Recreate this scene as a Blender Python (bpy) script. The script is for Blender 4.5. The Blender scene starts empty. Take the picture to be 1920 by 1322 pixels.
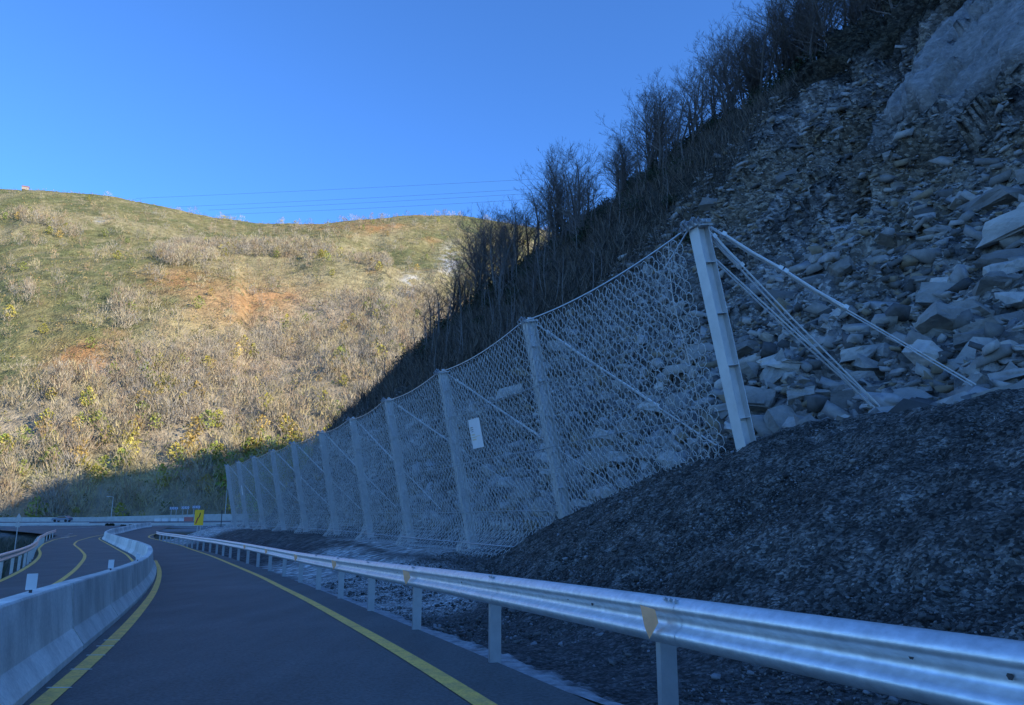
import bpy, bmesh, math, random
import numpy as np
from mathutils import Vector, Matrix
random.seed(7); rng = np.random.default_rng(11)
SC = bpy.context.scene
COL = SC.collection
# ------------------------------------------------------------------ camera, world, sun, exposure
F_PX = 1400.0; PITCH = math.radians(12.13); HC = 1.6
cd = bpy.data.cameras.new('camera'); cam = bpy.data.objects.new('camera', cd); COL.objects.link(cam)
cam.location = (0, 0, HC); cam.rotation_euler = (math.pi/2 + PITCH, 0, 0)
cd.sensor_width = 36; cd.lens = F_PX/1920*36; cd.clip_start = .1; cd.clip_end = 6000
SC.camera = cam
SUN_DIR = Vector((.80, -.48, 0)).normalized(); SUN_EL = math.radians(20.5)
W = bpy.data.worlds.new('World'); SC.world = W; W.use_nodes = True
nt = W.node_tree; nt.nodes.clear()
sky = nt.nodes.new('ShaderNodeTexSky'); sky.sky_type = 'NISHITA'; sky.sun_disc = False
sky.sun_elevation = SUN_EL; sky.sun_rotation = math.atan2(SUN_DIR.x, SUN_DIR.y)
sky.air_density = 0.95; sky.dust_density = 0.0; sky.ozone_density = 6.0; sky.altitude = 800
bg = nt.nodes.new('ShaderNodeBackground'); bg.inputs[1].default_value = 0.15
out = nt.nodes.new('ShaderNodeOutputWorld')
hs = nt.nodes.new('ShaderNodeMix'); hs.data_type = 'RGBA'; hs.blend_type = 'MULTIPLY'; hs.inputs[0].default_value = 1; hs.inputs[7].default_value = (.46, .655, .85, 1)   # the whole sky is a deep mountain blue
nt.links.new(sky.outputs[0], hs.inputs[6]); nt.links.new(hs.outputs[2], bg.inputs[0]); nt.links.new(bg.outputs[0], out.inputs[0])
sl = bpy.data.lights.new('sun', 'SUN'); sl.energy = 2.75; sl.angle = math.radians(.5); sl.color = (1, .90, .76)
sun = bpy.data.objects.new('sun', sl); COL.objects.link(sun)
sd = Vector((SUN_DIR.x*math.cos(SUN_EL), SUN_DIR.y*math.cos(SUN_EL), math.sin(SUN_EL)))
sun.rotation_euler = sd.to_track_quat('Z', 'Y').to_euler(); sun.location = (60, -40, 120)
SC.view_settings.view_transform = 'Standard'; SC.view_settings.look = 'None'
SC.view_settings.gamma = 1; SC.view_settings.use_curve_mapping = False
SC.view_settings.exposure = 1.46

# ------------------------------------------------------------------ numeric helpers
def hash2(ix, iy, seed=0):
    h = (ix.astype(np.int64)*374761393 + iy.astype(np.int64)*668265263 + seed*982451653) & 0xffffffff
    h = ((h ^ (h >> 13))*1274126177) & 0xffffffff
    h = (h ^ (h >> 16)) & 0xffffff
    return h/16777216.0
def vnoise(x, y, seed=0):
    x = np.asarray(x, float); y = np.asarray(y, float)
    ix = np.floor(x); iy = np.floor(y); fx = x-ix; fy = y-iy
    fx = fx*fx*(3-2*fx); fy = fy*fy*(3-2*fy)
    a = hash2(ix, iy, seed); b = hash2(ix+1, iy, seed); c = hash2(ix, iy+1, seed); d = hash2(ix+1, iy+1, seed)
    return (a*(1-fx)+b*fx)*(1-fy) + (c*(1-fx)+d*fx)*fy
def fbm(x, y, seed=0, o=4):
    r = 0; a = .5; t = 0
    for i in range(o):
        r = r + a*vnoise(x, y, seed+i*17); t += a; a *= .5; x = x*2.03+11.3; y = y*2.03+5.7
    return r/t
def facet(x, y, seed=0):
    """angular cells: every cell is a tilted plane -> broken rock; returns height and distance to the cell edge"""
    ix = np.floor(x); iy = np.floor(y)
    d1 = np.full(np.shape(x), 9.); d2 = d1.copy(); h = np.zeros(np.shape(x))
    for dx in (-1, 0, 1):
        for dy in (-1, 0, 1):
            cx = ix+dx; cy = iy+dy
            px = cx + hash2(cx, cy, seed); py = cy + hash2(cx, cy, seed+1)
            d = np.hypot(x-px, y-py)
            hh = hash2(cx, cy, seed+2) + (hash2(cx, cy, seed+3)-.5)*(x-px)*1.3 + (hash2(cx, cy, seed+4)-.5)*(y-py)*1.3
            m = d < d1
            d2 = np.where(m, d1, np.minimum(d2, d)); h = np.where(m, hh, h); d1 = np.where(m, d, d1)
    return h, d2-d1
def sstep(a, b, x):
    t = np.clip((x-a)/(b-a), 0, 1); return t*t*(3-2*t)
def smax(a, b, k=.3):
    h = np.clip(.5+.5*(a-b)/k, 0, 1); return b*(1-h)+a*h + k*h*(1-h)
def smin(a, b, k=.3): return -smax(-a, -b, k)

# ------------------------------------------------------------------ camera rays, road profile
cp, sp_ = math.cos(PITCH), math.sin(PITCH)
def ray(px, py):
    x = (px-960)/F_PX; u = (661-py)/F_PX
    return np.array([x, cp-u*sp_, sp_+u*cp])
def at(px, py, Y):
    d = ray(px, py); return np.array([0, 0, HC]) + d*(Y/d[1])
def project(P):
    P = np.asarray(P, float); v = P-np.array([0, 0, HC])
    dz = v[..., 1]*cp+v[..., 2]*sp_; uy = -v[..., 1]*sp_+v[..., 2]*cp
    return 960+F_PX*v[..., 0]/dz, 661-F_PX*uy/dz
_py = np.arange(-60, 400, .5)
_pz = np.interp(_py, [-60, 0, 8.5, 15.5, 25, 60, 86, 110, 130, 170, 400], [.5, .27, 0, -.28, -.6, -1.15, -1.45, -1.25, -.9, -.72, -.7])
_k = np.ones(13)/13; _pz = np.convolve(np.pad(_pz, 6, 'edge'), _k, 'valid')
def prof(Y): return np.interp(Y, _py, _pz)
def G(px, py):
    d = ray(px, py); Y = 3.0
    while Y < 260:
        z = HC + d[2]*Y/d[1]
        if z <= prof(Y): break
        Y += .1
    return at(px, py, Y)
def curve_fn(picks, near=None, smooth=5):
    """ground line picked in the photograph -> X as a function of Y"""
    P = np.array([G(*p) for p in picks]); o = np.argsort(P[:, 1]); P = P[o]
    if near is None:
        m = (P[min(2, len(P)-1)]-P[0]); near = P[0, 0]-m[0]/m[1]*(P[0, 1]+30)
    Y = np.concatenate([[-30], P[:, 1]]); X = np.concatenate([[near], P[:, 0]])
    yy = np.arange(-30, P[-1, 1]+.01, .5); xx = np.interp(yy, Y, X)
    n = smooth; k = np.ones(2*n+1)/(2*n+1)
    out = xx.copy()
    ext = np.concatenate([2*xx[0]-xx[n:0:-1], xx, 2*xx[-1]-xx[-2:-n-2:-1]])
    out = np.convolve(ext, k, 'valid')
    return (lambda y: np.interp(y, yy, out)), P[-1, 1]
GR_P = [(905, 1243), (765, 1180), (680, 1145), (628, 1122), (588, 1106), (558, 1093), (512, 1076), (460, 1057), (400, 1038), (330, 1021), (292, 1012)]
XG, YG = curve_fn(GR_P)
TOE_P = [(43, 1318), (120, 1250), (200, 1181), (234, 1150), (267, 1118), (288, 1088), (293, 1070), (288, 1054), (267, 1040), (235, 1026), (210, 1015), (200, 1010), (212, 1003), (250, 994), (290, 987)]
XB, YB = curve_fn(TOE_P, smooth=4)
LL_P = [(75, 1322), (150, 1265), (215, 1202), (258, 1152), (287, 1115), (299, 1083), (299, 1066), (291, 1051)]
RL_P = [(905, 1322), (850, 1283), (700, 1195), (590, 1132), (500, 1086), (400, 1044), (340, 1023), (300, 1013), (277, 1008), (281, 1004), (300, 999)]
CL_P = [(0, 1145), (50, 1125), (100, 1098), (140, 1070), (157, 1050), (160, 1041), (150, 1030), (138, 1021), (145, 1014), (175, 1006), (205, 1001)]
LE_P = [(0, 1090), (30, 1076), (60, 1058), (73, 1046), (76, 1037), (72, 1029), (82, 1020), (100, 1012), (145, 1004)]
LG_P = [(0, 1080), (30, 1066), (55, 1050), (66, 1038), (68, 1030), (72, 1022), (85, 1012), (105, 1004)]
XLG, YLG = curve_fn(LG_P, smooth=3)

# ------------------------------------------------------------------ mesh / object helpers
def link(o, parent=None):
    COL.objects.link(o)
    if parent is not None: o.parent = parent
    return o
def tag(o, label=None, cat=None, group=None, kind=None):
    if label: o['label'] = label
    if cat: o['category'] = cat
    if group: o['group'] = group
    if kind: o['kind'] = kind
    return o
def empty(name, loc, rz=0, **k):
    o = bpy.data.objects.new(name, None); o.location = Vector([float(c) for c in loc]); o.rotation_euler = (0, 0, rz); o.empty_display_size = .2
    return tag(link(o), **k)
def mesh_np(name, V, F, mat, parent=None, origin=None, col=None, smooth=False, frag=None):
    """V (k,3) array, F (m,3|4) int array"""
    V = np.asarray(V, np.float32); F = np.asarray(F, np.int32)
    if origin is not None: V = V-np.asarray(origin, np.float32)
    me = bpy.data.meshes.new(name); nv = F.shape[1]
    me.vertices.add(len(V)); me.vertices.foreach_set('co', V.ravel())
    me.loops.add(F.size); me.loops.foreach_set('vertex_index', F.ravel())
    me.polygons.add(len(F)); me.polygons.foreach_set('loop_start', np.arange(0, F.size, nv, dtype=np.int32))
    if smooth: me.polygons.foreach_set('use_smooth', np.ones(len(F), bool))
    me.update(calc_edges=True)
    if col is not None:
        a = me.color_attributes.new('Col', 'FLOAT_COLOR', 'POINT')
        c = np.ones((len(V), 4), np.float32); c[:, :3] = col; a.data.foreach_set('color', c.ravel())
    if frag is not None: fa = me.attributes.new('Frag', 'FLOAT', 'POINT'); fa.data.foreach_set('value', np.asarray(frag, np.float32).ravel())
    if mat: me.materials.append(mat)
    o = bpy.data.objects.new(name, me)
    return link(o, parent)
def mesh_py(name, V, F, mat, parent=None, origin=None, smooth=False):
    if origin is not None: V = [(v[0]-origin[0], v[1]-origin[1], v[2]-origin[2]) for v in V]
    me = bpy.data.meshes.new(name); me.from_pydata([tuple(map(float, v)) for v in V], [], F)
    if smooth: me.polygons.foreach_set('use_smooth', [True]*len(F))
    me.update()
    if mat: me.materials.append(mat)
    return link(bpy.data.objects.new(name, me), parent)
class MB:
    def __init__(s): s.V = []; s.F = []
    def box(s, c, size, ax=None):
        """box centred at c, size along the axes ax (3 vectors)"""
        if ax is None: ax = ((1, 0, 0), (0, 1, 0), (0, 0, 1))
        ax = [Vector(a) for a in ax]; c = Vector([float(q) for q in c]); b = len(s.V)
        for k in (-.5, .5):
            for j in (-.5, .5):
                for i in (-.5, .5):
                    s.V.append(tuple(c+ax[0]*i*size[0]+ax[1]*j*size[1]+ax[2]*k*size[2]))
        for f in ((0, 2, 3, 1), (4, 5, 7, 6), (0, 1, 5, 4), (2, 6, 7, 3), (0, 4, 6, 2), (1, 3, 7, 5)):
            s.F.append(tuple(b+q for q in f))
        return s
    def tube(s, pts, r, n=6, cap=True):
        pts = [Vector([float(q) for q in p]) for p in pts]
        if not isinstance(r, (list, tuple)): r = [r]*len(pts)
        b = len(s.V); up0 = None
        for i, p in enumerate(pts):
            d = (pts[min(i+1, len(pts)-1)]-pts[max(i-1, 0)])
            d = d.normalized() if d.length > 1e-9 else Vector((0, 0, 1))
            if up0 is None: up0 = Vector((0, 0, 1)) if abs(d.z) < .9 else Vector((1, 0, 0))
            x = d.cross(up0).normalized(); y = x.cross(d)
            for k in range(n):
                a = 2*math.pi*k/n; s.V.append(tuple(p+(x*math.cos(a)+y*math.sin(a))*r[i]))
        for i in range(len(pts)-1):
            for k in range(n):
                k2 = (k+1) % n
                s.F.append((b+i*n+k, b+i*n+k2, b+(i+1)*n+k2, b+(i+1)*n+k))
        if cap:
            s.F.append(tuple(b+k for k in range(n))[::-1]); e = b+(len(pts)-1)*n
            s.F.append(tuple(e+k for k in range(n)))
        return s
    def sweep(s, prof2, path, side, closed=True, caps=True):
        """profile (lateral, up) swept along path; side = list of lateral unit vectors"""
        b = len(s.V); m = len(prof2)
        for p, q in zip(path, side):
            p = Vector([float(c) for c in p]); q = Vector([float(c) for c in q])
            for (d, h) in prof2: s.V.append(tuple(p+q*d+Vector((0, 0, h))))
        for i in range(len(path)-1):
            for k in range(m if closed else m-1):
                k2 = (k+1) % m
                s.F.append((b+i*m+k, b+(i+1)*m+k, b+(i+1)*m+k2, b+i*m+k2))
        if closed and caps:
            s.F.append(tuple(b+k for k in range(m))[::-1]); e = b+(len(path)-1)*m; s.F.append(tuple(e+k for k in range(m)))
        return s
    def build(s, name, mat, parent=None, origin=None, smooth=False):
        return mesh_py(name, s.V, s.F, mat, parent, origin, smooth)
def copy_tree(o, loc=None, rz=None, scale=None):
    c = o.copy(); COL.objects.link(c)
    if loc is not None: c.location = Vector([float(q) for q in loc])
    if rz is not None: c.rotation_euler = (0, 0, rz)
    if scale is not None: c.scale = (scale, scale, scale) if not hasattr(scale, '__len__') else scale
    for ch in o.children:
        d = ch.copy(); COL.objects.link(d); d.parent = c
        for g in ch.children:
            e = g.copy(); COL.objects.link(e); e.parent = d
    return c
def gridF(n, m, keep=None):
    i, j = np.meshgrid(np.arange(n-1), np.arange(m-1), indexing='ij')
    F = np.stack([i*m+j, (i+1)*m+j, (i+1)*m+j+1, i*m+j+1], -1).reshape(-1, 4)
    return F if keep is None else F[keep.reshape(-1)]

# ------------------------------------------------------------------ materials
def mat(name, color=None, rough=.8, metal=0., var=.25, scale=4., bump=.0, bscale=40., spec=.5, attr=False, objvar=0., detail=6, tint=None, stretch=None, grain=0., gscale=60., vor=None):
    m = bpy.data.materials.new(name); m.use_nodes = True; t = m.node_tree; N = t.nodes; L = t.links
    b = N['Principled BSDF']; b.inputs['Roughness'].default_value = rough; b.inputs['Metallic'].default_value = metal
    b.inputs['Specular IOR Level'].default_value = spec
    tc = N.new('ShaderNodeTexCoord')
    if attr:
        src = N.new('ShaderNodeAttribute'); src.attribute_name = 'Col'; cs = src.outputs[0]
    else:
        src = N.new('ShaderNodeRGB'); src.outputs[0].default_value = (*color, 1); cs = src.outputs[0]
    if tint is not None:
        nz2 = N.new('ShaderNodeTexNoise'); nz2.inputs['Scale'].default_value = scale*.37; nz2.inputs['Detail'].default_value = 5
        L.new(tc.outputs['Object'], nz2.inputs['Vector'])
        rp = N.new('ShaderNodeMapRange'); rp.inputs[1].default_value = .45; rp.inputs[2].default_value = .68
        L.new(nz2.outputs[0], rp.inputs[0])
        mx = N.new('ShaderNodeMix'); mx.data_type = 'RGBA'; L.new(rp.outputs[0], mx.inputs[0]); L.new(cs, mx.inputs[6])
        mx.inputs[7].default_value = (*tint, 1); cs = mx.outputs[2]
    if var > 0:
        nz = N.new('ShaderNodeTexNoise'); nz.inputs['Scale'].default_value = scale; nz.inputs['Detail'].default_value = detail; nz.inputs['Roughness'].default_value = .65
        if stretch:
            mp = N.new('ShaderNodeMapping'); mp.inputs['Scale'].default_value = stretch; L.new(tc.outputs['Object'], mp.inputs['Vector']); L.new(mp.outputs[0], nz.inputs['Vector'])
        else: L.new(tc.outputs['Object'], nz.inputs['Vector'])
        mr = N.new('ShaderNodeMapRange'); mr.inputs[1].default_value = .3; mr.inputs[2].default_value = .7
        mr.inputs[3].default_value = 1-var; mr.inputs[4].default_value = 1+var
        L.new(nz.outputs[0], mr.inputs[0])
        mu = N.new('ShaderNodeVectorMath'); mu.operation = 'SCALE'; L.new(cs, mu.inputs[0]); L.new(mr.outputs[0], mu.inputs['Scale']); cs = mu.outputs[0]
    if grain > 0:
        ng = N.new('ShaderNodeTexNoise'); ng.inputs['Scale'].default_value = gscale; ng.inputs['Detail'].default_value = 3; L.new(tc.outputs['Object'], ng.inputs['Vector'])
        mr = N.new('ShaderNodeMapRange'); mr.inputs[1].default_value = .35; mr.inputs[2].default_value = .65; mr.inputs[3].default_value = 1-grain; mr.inputs[4].default_value = 1+grain
        L.new(ng.outputs[0], mr.inputs[0]); mu = N.new('ShaderNodeVectorMath'); mu.operation = 'SCALE'; L.new(cs, mu.inputs[0]); L.new(mr.outputs[0], mu.inputs['Scale']); cs = mu.outputs[0]
    if vor:
        vo = N.new('ShaderNodeTexVoronoi'); vo.inputs['Scale'].default_value = vor[0]; vo.inputs['Randomness'].default_value = 1
        wn = N.new('ShaderNodeTexNoise'); wn.inputs['Scale'].default_value = vor[0]*.8; L.new(tc.outputs['Object'], wn.inputs['Vector'])
        ad = N.new('ShaderNodeVectorMath'); ad.operation = 'MULTIPLY_ADD'; L.new(wn.outputs['Color'], ad.inputs[0]); ad.inputs[1].default_value = (.9/vor[0],)*3; L.new(tc.outputs['Object'], ad.inputs[2])
        mv = N.new('ShaderNodeMapping'); mv.inputs['Scale'].default_value = vor[2] if len(vor) > 2 else (1, 1, 1); L.new(ad.outputs[0], mv.inputs['Vector']); L.new(mv.outputs[0], vo.inputs['Vector'])
        sp = N.new('ShaderNodeSeparateColor'); L.new(vo.outputs['Color'], sp.inputs[0])
        pw = N.new('ShaderNodeMath'); pw.operation = 'POWER'; L.new(sp.outputs[0], pw.inputs[0]); pw.inputs[1].default_value = 1.8
        mr = N.new('ShaderNodeMapRange'); mr.inputs[3].default_value = 1-vor[1]; mr.inputs[4].default_value = 1+vor[1]*2; L.new(pw.outputs[0], mr.inputs[0])
        fa = N.new('ShaderNodeAttribute'); fa.attribute_name = 'Frag'; mf = N.new('ShaderNodeMix'); L.new(fa.outputs['Fac'], mf.inputs[0]); mf.inputs[2].default_value = 1.; L.new(mr.outputs[0], mf.inputs[3])
        mu = N.new('ShaderNodeVectorMath'); mu.operation = 'SCALE'; L.new(cs, mu.inputs[0]); L.new(mf.outputs[0], mu.inputs['Scale']); cs = mu.outputs[0]
    if objvar > 0:
        oi = N.new('ShaderNodeObjectInfo'); mr = N.new('ShaderNodeMapRange'); mr.inputs[3].default_value = 1-objvar; mr.inputs[4].default_value = 1+objvar
        L.new(oi.outputs['Random'], mr.inputs[0])
        mu = N.new('ShaderNodeVectorMath'); mu.operation = 'SCALE'; L.new(cs, mu.inputs[0]); L.new(mr.outputs[0], mu.inputs['Scale']); cs = mu.outputs[0]
    L.new(cs, b.inputs['Base Color'])
    if bump > 0:
        nb = N.new('ShaderNodeTexNoise'); nb.inputs['Scale'].default_value = bscale; nb.inputs['Detail'].default_value = 5
        L.new(tc.outputs['Object'], nb.inputs['Vector'])
        bu = N.new('ShaderNodeBump'); bu.inputs['Strength'].default_value = min(1, bump); bu.inputs['Distance'].default_value = 1.2/bscale
        hsrc = nb.outputs[0]
        if vor:
            m0 = N.new('ShaderNodeMath'); m0.operation = 'MULTIPLY'; L.new(vo.outputs['Distance'], m0.inputs[0]); L.new(fa.outputs['Fac'], m0.inputs[1]); m1 = N.new('ShaderNodeMath'); m1.operation = 'MULTIPLY_ADD'; L.new(m0.outputs[0], m1.inputs[0]); m1.inputs[1].default_value = -.9; L.new(nb.outputs[0], m1.inputs[2]); hsrc = m1.outputs[0]
        L.new(hsrc, bu.inputs['Height']); L.new(bu.outputs[0], b.inputs['Normal'])
    return m
M_ASPH = mat('asphalt', (.096, .102, .098), .74, var=.20, scale=.8, bump=.5, bscale=90, tint=(.122, .128, .122), stretch=(2.2, .35, 1), grain=.26, gscale=30)
M_YEL = mat('yellow_road_paint', (.95, .56, .10), .6, var=.16, scale=9, bump=.15, bscale=150, tint=(.70, .42, .11), grain=.16, gscale=35)
M_WPAINT = mat('white_road_paint', (.62, .62, .6), .6, var=.12, scale=9)
M_CONC = mat('barrier_concrete', (.76, .71, .64), .85, var=.17, scale=3.4, bump=.25, bscale=60, objvar=.2, tint=(.58, .53, .47), stretch=(1, 1, .18), grain=.08, gscale=30)
M_CONC2 = mat('pale_concrete', (.52, .50, .46), .85, var=.15, scale=1.1, bump=.1, bscale=20)
M_GALV = mat('galvanised_steel', (.40, .41, .42), .42, metal=.6, var=.10, scale=7, bump=.05, bscale=90)
M_RAIL = mat('rail_steel', (.66, .67, .69), .46, metal=.75, var=.14, scale=6, bump=.05, bscale=30, stretch=(1, 1, 3), grain=.07, gscale=18)
M_POST = mat('post_steel', (.60, .59, .57), .5, metal=.1, var=.10, scale=3, bump=.06, bscale=40)
M_WIRE = mat('ring_net_wire', (.54, .53, .51), .5, metal=.15, var=.12, scale=2)
M_STAY = mat('stay_rope_steel', (.72, .71, .69), .5, metal=.1, var=.1, scale=3)
M_DARKM = mat('dark_steel', (.05, .05, .055), .6, metal=.3, var=.1)
M_TERR = mat('terrain', None, .95, var=.30, scale=2.2, bump=.8, bscale=9, attr=True, spec=.2, vor=(3.6, .45, (1, 1, 1.6)))
M_MOUND = mat('mound_grit', None, .97, var=.5, scale=5, bump=1., bscale=30, attr=True, spec=.15, detail=8, vor=(27, .58))
M_STONE = mat('slate_stone', (.29, .278, .26), .8, var=.32, scale=1.6, bump=.5, bscale=9, objvar=.6, tint=(.29, .25, .20), spec=.35)
M_STONEP = mat('pale_stone', (.28, .27, .25), .85, var=.25, scale=1.6, bump=.5, bscale=9)
M_STONEO = mat('ochre_stone', (.30, .20, .10), .85, var=.25, scale=1.6, bump=.5, bscale=9)
M_RUB = mat('rubble', None, .85, var=.25, scale=3, attr=True, spec=.3)
M_BARK = mat('bark', (.11, .098, .088), .9, var=.25, scale=6, spec=.2)
M_BARKP = mat('pale_bark', (.17, .16, .15), .85, var=.3, scale=6, spec=.2)
M_TWIG = mat('twigs', (.14, .122, .11), .9, var=.2, scale=2, spec=.2, objvar=.3)
M_LEAFD = mat('dark_evergreen', None, .7, var=.3, scale=2, attr=True, spec=.3)
M_HILL = mat('hill_ground', None, .97, var=.42, scale=.22, bump=1., bscale=.8, attr=True, spec=.1, detail=9)
M_WOOD = mat('far_wood', None, .95, var=.15, scale=.5, attr=True, spec=.1)
M_SIGNW = mat('white_panel', (.66, .66, .66), .5, var=.04, scale=3)
M_PRINT = mat('grey_print', (.22, .2, .2), .6, var=0)
M_PRINTO = mat('ochre_print', (.62, .5, .33), .6, var=0)
M_SIGNY = mat('yellow_sign_face', (.95, .50, .01), .5, var=.05, scale=2)
M_BLACK = mat('black_print', (.02, .02, .02), .6, var=0)
M_RED = mat('red_print', (.45, .04, .02), .55, var=0)
M_BLUE = mat('blue_panel', (.05, .10, .28), .5, var=0)
M_REFO = mat('orange_reflector', (.95, .45, .22), .45, var=.08, scale=30)
M_CARP = mat('car_paint', (.16, .20, .27), .3, metal=.3, var=0)
M_GLASS = mat('dark_glass', (.02, .025, .03), .1, var=0, spec=.8)
M_RUBBER = mat('rubber', (.02, .02, .02), .9, var=0)
M_WALL = mat('whitewashed_wall', (.34, .29, .25), .9, var=.1, scale=1)
M_ROOF = mat('tile_roof', (.35, .12, .06), .9, var=.2, scale=2)

# ------------------------------------------------------------------ fence line (rockfall barrier)
PT = [(1310, 428), (992, 605), (830, 700), (728, 752), (661, 787), (603, 812), (550, 832), (511, 846), (476, 858), (447, 867), (426, 873)]
PY = [15, 22, 29, 36, 43, 50, 57.2, 64.3, 71.3, 78.2, 85]
TOP = np.array([at(a, b, y) for (a, b), y in zip(PT, PY)])
def unit2(v): v = np.array(v, float); return v/np.linalg.norm(v)
_d = np.array([unit2((TOP[min(i+1, 10)]-TOP[max(i-1, 0)])[:2]) for i in range(11)])
NRM = np.stack([_d[:, 1], -_d[:, 0]], 1)                     # to the right, away from the road
ZB = [.25]*7 + [.2, .15, .1, .05]
BASE = []
for i in range(11):
    h = TOP[i, 2]-ZB[i]; q = TOP[i, :2] + NRM[i]*h*.205
    BASE.append([q[0], q[1], ZB[i]])
BASE = np.array(BASE)
pb = project(BASE); print('post bases px', [(round(a), round(b)) for a, b in zip(*pb)])
# arclength frame along the fence base, s = 0 at the nearest post
_seg = np.concatenate([[0], np.cumsum(np.linalg.norm(np.diff(BASE[:, :2], axis=0), axis=1))])
S_P = _seg.copy()
d0 = unit2(BASE[1, :2]-BASE[0, :2]); d1 = unit2(BASE[10, :2]-BASE[9, :2])
pts = np.vstack([BASE[0, :2]-d0*400, BASE[0, :2]-d0*200, BASE[0, :2]-d0*60, BASE[0, :2]-d0*20, BASE[:, :2], BASE[10, :2]+d1*60, BASE[10, :2]+d1*300])
ss = np.concatenate([[-400, -200, -60, -20], _seg, [_seg[-1]+60, _seg[-1]+300]])
_ds = np.arange(-400, _seg[-1]+300, 1.0)
_cx = np.interp(_ds, ss, pts[:, 0]); _cy = np.interp(_ds, ss, pts[:, 1])
_kk = np.ones(17)/17
_cx[8:-8] = np.convolve(_cx, _kk, 'valid'); _cy[8:-8] = np.convolve(_cy, _kk, 'valid')
_tx = np.gradient(_cx); _ty = np.gradient(_cy); _n = np.hypot(_tx, _ty); _tx /= _n; _ty /= _n
k2 = np.ones(31)/31
_tx[15:-15] = np.convolve(_tx, k2, 'valid'); _ty[15:-15] = np.convolve(_ty, k2, 'valid'); _n = np.hypot(_tx, _ty); _tx /= _n; _ty /= _n
def C2(s, u):
    cx = np.interp(s, _ds, _cx); cy = np.interp(s, _ds, _cy); tx = np.interp(s, _ds, _tx); ty = np.interp(s, _ds, _ty)
    return cx+ty*u, cy-tx*u
SE = _seg[-1]
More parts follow.
